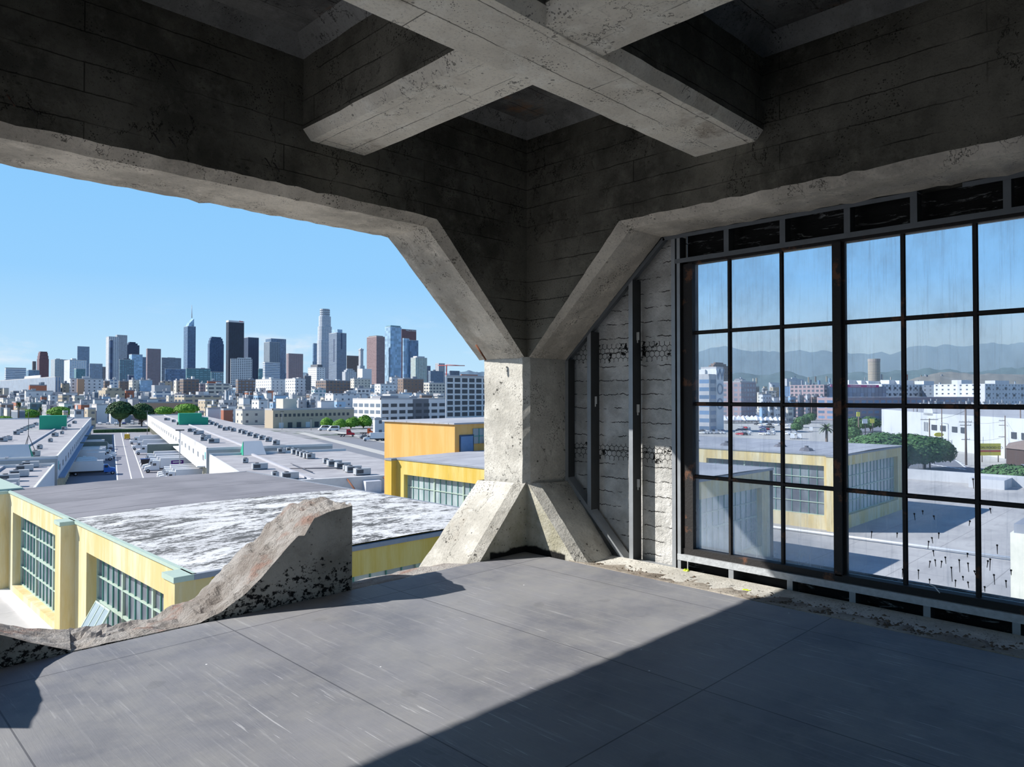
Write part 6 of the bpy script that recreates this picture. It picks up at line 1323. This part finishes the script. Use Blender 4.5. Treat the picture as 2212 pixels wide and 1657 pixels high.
dS = 232; t = thing('billboard', 'yellow and red food company sign board above the low tree crowns', 'sign', onp(2135, dS))
signbox(t, 'board', YS, 2112, 2162, 958, 971, dS); signbox(t, 'red_band', RS, 2112, 2162, 972.5, 976.5, dS); signbox(t, 'cream_band', CS, 2112, 2162, 971, 972.5, dS); signbox(t, 'lower_board', YS, 2112, 2162, 976.5, 984, dS)
q = MB(); 
for px in (2120, 2155): q.tube(onp(px, dS + .6), Vector((onp(px, dS + .6).x, onp(px, dS + .6).y, zat(px, 960, dS))), .15, n=5)
q.build('support', WOOD, parent=t)
text('sign_lettering', 'TON FOOD CO.', 1.0, M('dark_lettering', (.05, .05, .04)), atd(2140, 967.5, dS - .2), SROT, parent=t, ext=.02, sx=1.15)
t = thing('pole_sign', 'oval yellow and green restaurant sign on a red pillar beside the huge trees', 'sign', onp(2028, 262)); dS = 262
q = MB(); c_ = atd(2028, 939, dS); q.loft([[c_ - FD * f + RGT * (1.75 * math.cos(i * .524)) + Vector((0, 0, .8 * math.sin(i * .524))) for i in range(12)] for f in (.15, -.15)]); q.build('oval_panel', YS, parent=t)
signbox(t, 'green_panel', M('green_sign', (.05, .25, .16)), 2018, 2038, 945, 951, dS); signbox(t, 'pillar', M('red_pillar', (.35, .10, .07)), 2026, 2031, 951, 975, dS, dp=.8)
for i, (x0_, x1_, yt, yb, mt, lb) in enumerate(((1851, 1858, 890, 900, YS, 'small yellow roadside sign high on a pole'), (1863, 1874, 905, 915, paints['white'], 'small white billboard left of the trees'), (1880, 1889, 905, 914, YS, 'small yellow billboard left of the trees'))):
    t = thing('billboard', lb, 'sign', onp((x0_ + x1_) / 2, 330)); signbox(t, 'board', mt, x0_, x1_, yt, yb, 330); q = MB(); pc_2 = onp((x0_ + x1_) / 2, 330.5); q.tube(pc_2, (pc_2.x, pc_2.y, zat(CX, yb - 1, 330)), .2, n=6); q.build('support', WOOD, parent=t)
t, z, P_ = polyb([(2172, 205), (2290, 185), (2330, 205), (2180, 226)], 968, 205, (M('brown_wall', (.08, .055, .05), .85, .2, .4), M('brown_tile_roof', (.26, .20, .17), .9, .2, 1)), 'low brown restaurant with a tiled roof at the right edge')
e = P_[1] - P_[0]; e.z = 0; eu2 = e.normalized(); n2_ = Vector((eu2.y, -eu2.x, 0))
q = MB(); A = [Vector((p.x, p.y, z)) for p in P_]; ce = sum(A, Vector()) / 4; q.add([a + (a - ce) * .04 for a in A] + [ce + (a - ce) * .45 + Vector((0, 0, 1.7)) for a in A], [(0, 1, 5, 4), (1, 2, 6, 5), (2, 3, 7, 6), (3, 0, 4, 7), (4, 5, 6, 7), (3, 2, 1, 0)]); q.build('tiled_roof', M('brown_tile_roof', (.26, .20, .17)), parent=t)
for i in range(5): q = MB(); q.obox(Vector((P_[0].x, P_[0].y, GZ + 1)) + eu2 * (6 + i * 6) + n2_ * .1, eu2 * 3.4, n2_ * -.3, (0, 0, 1.8)); q.build('window', BW, parent=t)
# cars on the avenue
for i in range(9):
    f = i / 9; pcar(rng.choice(('white', 'silver', 'black')), onz(1778 + f * 62 + (i % 2) * 7, 884 + f * 40, GZ + .14), 1.1, '%s car from the far end along the avenue' % ORD[i], 'cars on the avenue', 1.0)
for k, v in pc_.items():
    if k not in used_c:
        for c_ in list(v.children): 
            for g_ in list(c_.children): bpy.data.objects.remove(g_)
            bpy.data.objects.remove(c_)
        bpy.data.objects.remove(v)

# real haze lying over the plain before the mountains
def haze(name, px0, px1, dn, df, h, dens):
    k = N(name + '_volume'); vs = k.n('ShaderNodeVolumeScatter'); vs.inputs['Color'].default_value = (.42, .72, 1, 1); vs.inputs['Density'].default_value = dens; vs.inputs['Anisotropy'].default_value = 0; k.l(vs.outputs[0], k.out.inputs['Volume'])
    q = MB(); rg = []
    for d in (dn, df):
        a, b = atd(px0, 853, d), atd(px1, 853, d); rg.append([(a.x, a.y, GZ + 60), (b.x, b.y, GZ + 60), (b.x, b.y, h), (a.x, a.y, h)])
    q.loft(rg); o = q.build(name, k.m); bm = bmesh.new(); bm.from_mesh(o.data); bmesh.ops.recalc_face_normals(bm, faces=bm.faces[:]); bm.to_mesh(o.data); bm.free(); tag(o, 'thin blue haze over the plain in front of the mountains', 'haze', kind='stuff')
haze('distance_haze', 1135, 4400, 4900, 8800, 800, .00026)
# ---------- sky, sun, camera ----------
w = bpy.data.worlds.new('sky'); bpy.context.scene.world = w; w.use_nodes = True; t = w.node_tree; t.nodes.clear()
def wn(ty, **k):
    x = t.nodes.new(ty)
    for a, b in k.items(): setattr(x, a, b)
    return x
out = wn('ShaderNodeOutputWorld'); bg = wn('ShaderNodeBackground'); tc = wn('ShaderNodeTexCoord'); sp = wn('ShaderNodeSeparateXYZ'); cr = wn('ShaderNodeValToRGB')
t.links.new(tc.outputs['Generated'], sp.inputs[0]); t.links.new(sp.outputs[2], cr.inputs[0]); e = cr.color_ramp.elements
e[0].position = 0; e[0].color = L(196, 230, 252) + (1,); e[1].position = 1; e[1].color = (.045, .12, .34, 1)
for p_, c_ in ((.05, L(186, 226, 253)), (.15, L(152, 209, 255)), (.30, L(136, 200, 253)), (.5, (.10, .25, .58))): x = e.new(p_); x.color = c_ + (1,)
mp = wn('ShaderNodeMapping'); mp.inputs['Scale'].default_value = (1, 1, 3.2); nz = wn('ShaderNodeTexNoise'); nz.inputs['Scale'].default_value = 5.5; nz.inputs['Detail'].default_value = 7; nz.inputs['Roughness'].default_value = .6
mr = wn('ShaderNodeMapRange', interpolation_type='SMOOTHSTEP'); mr.inputs[1].default_value = .54; mr.inputs[2].default_value = .72
hb = wn('ShaderNodeMapRange', interpolation_type='SMOOTHSTEP'); hb.inputs[1].default_value = .13; hb.inputs[2].default_value = .04
mu = wn('ShaderNodeMath', operation='MULTIPLY'); mu2 = wn('ShaderNodeMath', operation='MULTIPLY'); mu2.inputs[1].default_value = .75
mx = wn('ShaderNodeMix', data_type='RGBA'); mx.inputs[7].default_value = (.85, .9, .97, 1)
t.links.new(tc.outputs['Generated'], mp.inputs[0]); t.links.new(mp.outputs[0], nz.inputs['Vector']); t.links.new(nz.outputs[0], mr.inputs[0]); t.links.new(sp.outputs[2], hb.inputs[0])
t.links.new(mr.outputs[0], mu.inputs[0]); t.links.new(hb.outputs[0], mu.inputs[1]); t.links.new(mu.outputs[0], mu2.inputs[0]); t.links.new(mu2.outputs[0], mx.inputs[0]); t.links.new(cr.outputs[0], mx.inputs[6])
t.links.new(mx.outputs[2], bg.inputs[0]); t.links.new(bg.outputs[0], out.inputs[0]); bg.inputs[1].default_value = 1.0
sd = bpy.data.lights.new('sun', 'SUN'); sd.energy = 7.0; sd.angle = .009; sd.color = (1, .965, .91); so = bpy.data.objects.new('sun', sd); C.objects.link(so)
so.rotation_euler = Vector((-.95, .98, 1.0)).to_track_quat('Z', 'Y').to_euler()
cd = bpy.data.cameras.new('camera'); cam = bpy.data.objects.new('camera', cd); C.objects.link(cam)
cd.sensor_width = 36; cd.lens = F * 36 / 2212; cd.clip_start = .05; cd.clip_end = 60000
cam.matrix_world = Matrix((RGT, UPV, -FWD)).transposed().to_4x4()
sc = bpy.context.scene; sc.camera = cam
sc.view_settings.view_transform = 'Standard'; sc.view_settings.look = 'None'; sc.view_settings.gamma = 1; sc.view_settings.exposure = 0.0; sc.view_settings.use_curve_mapping = False
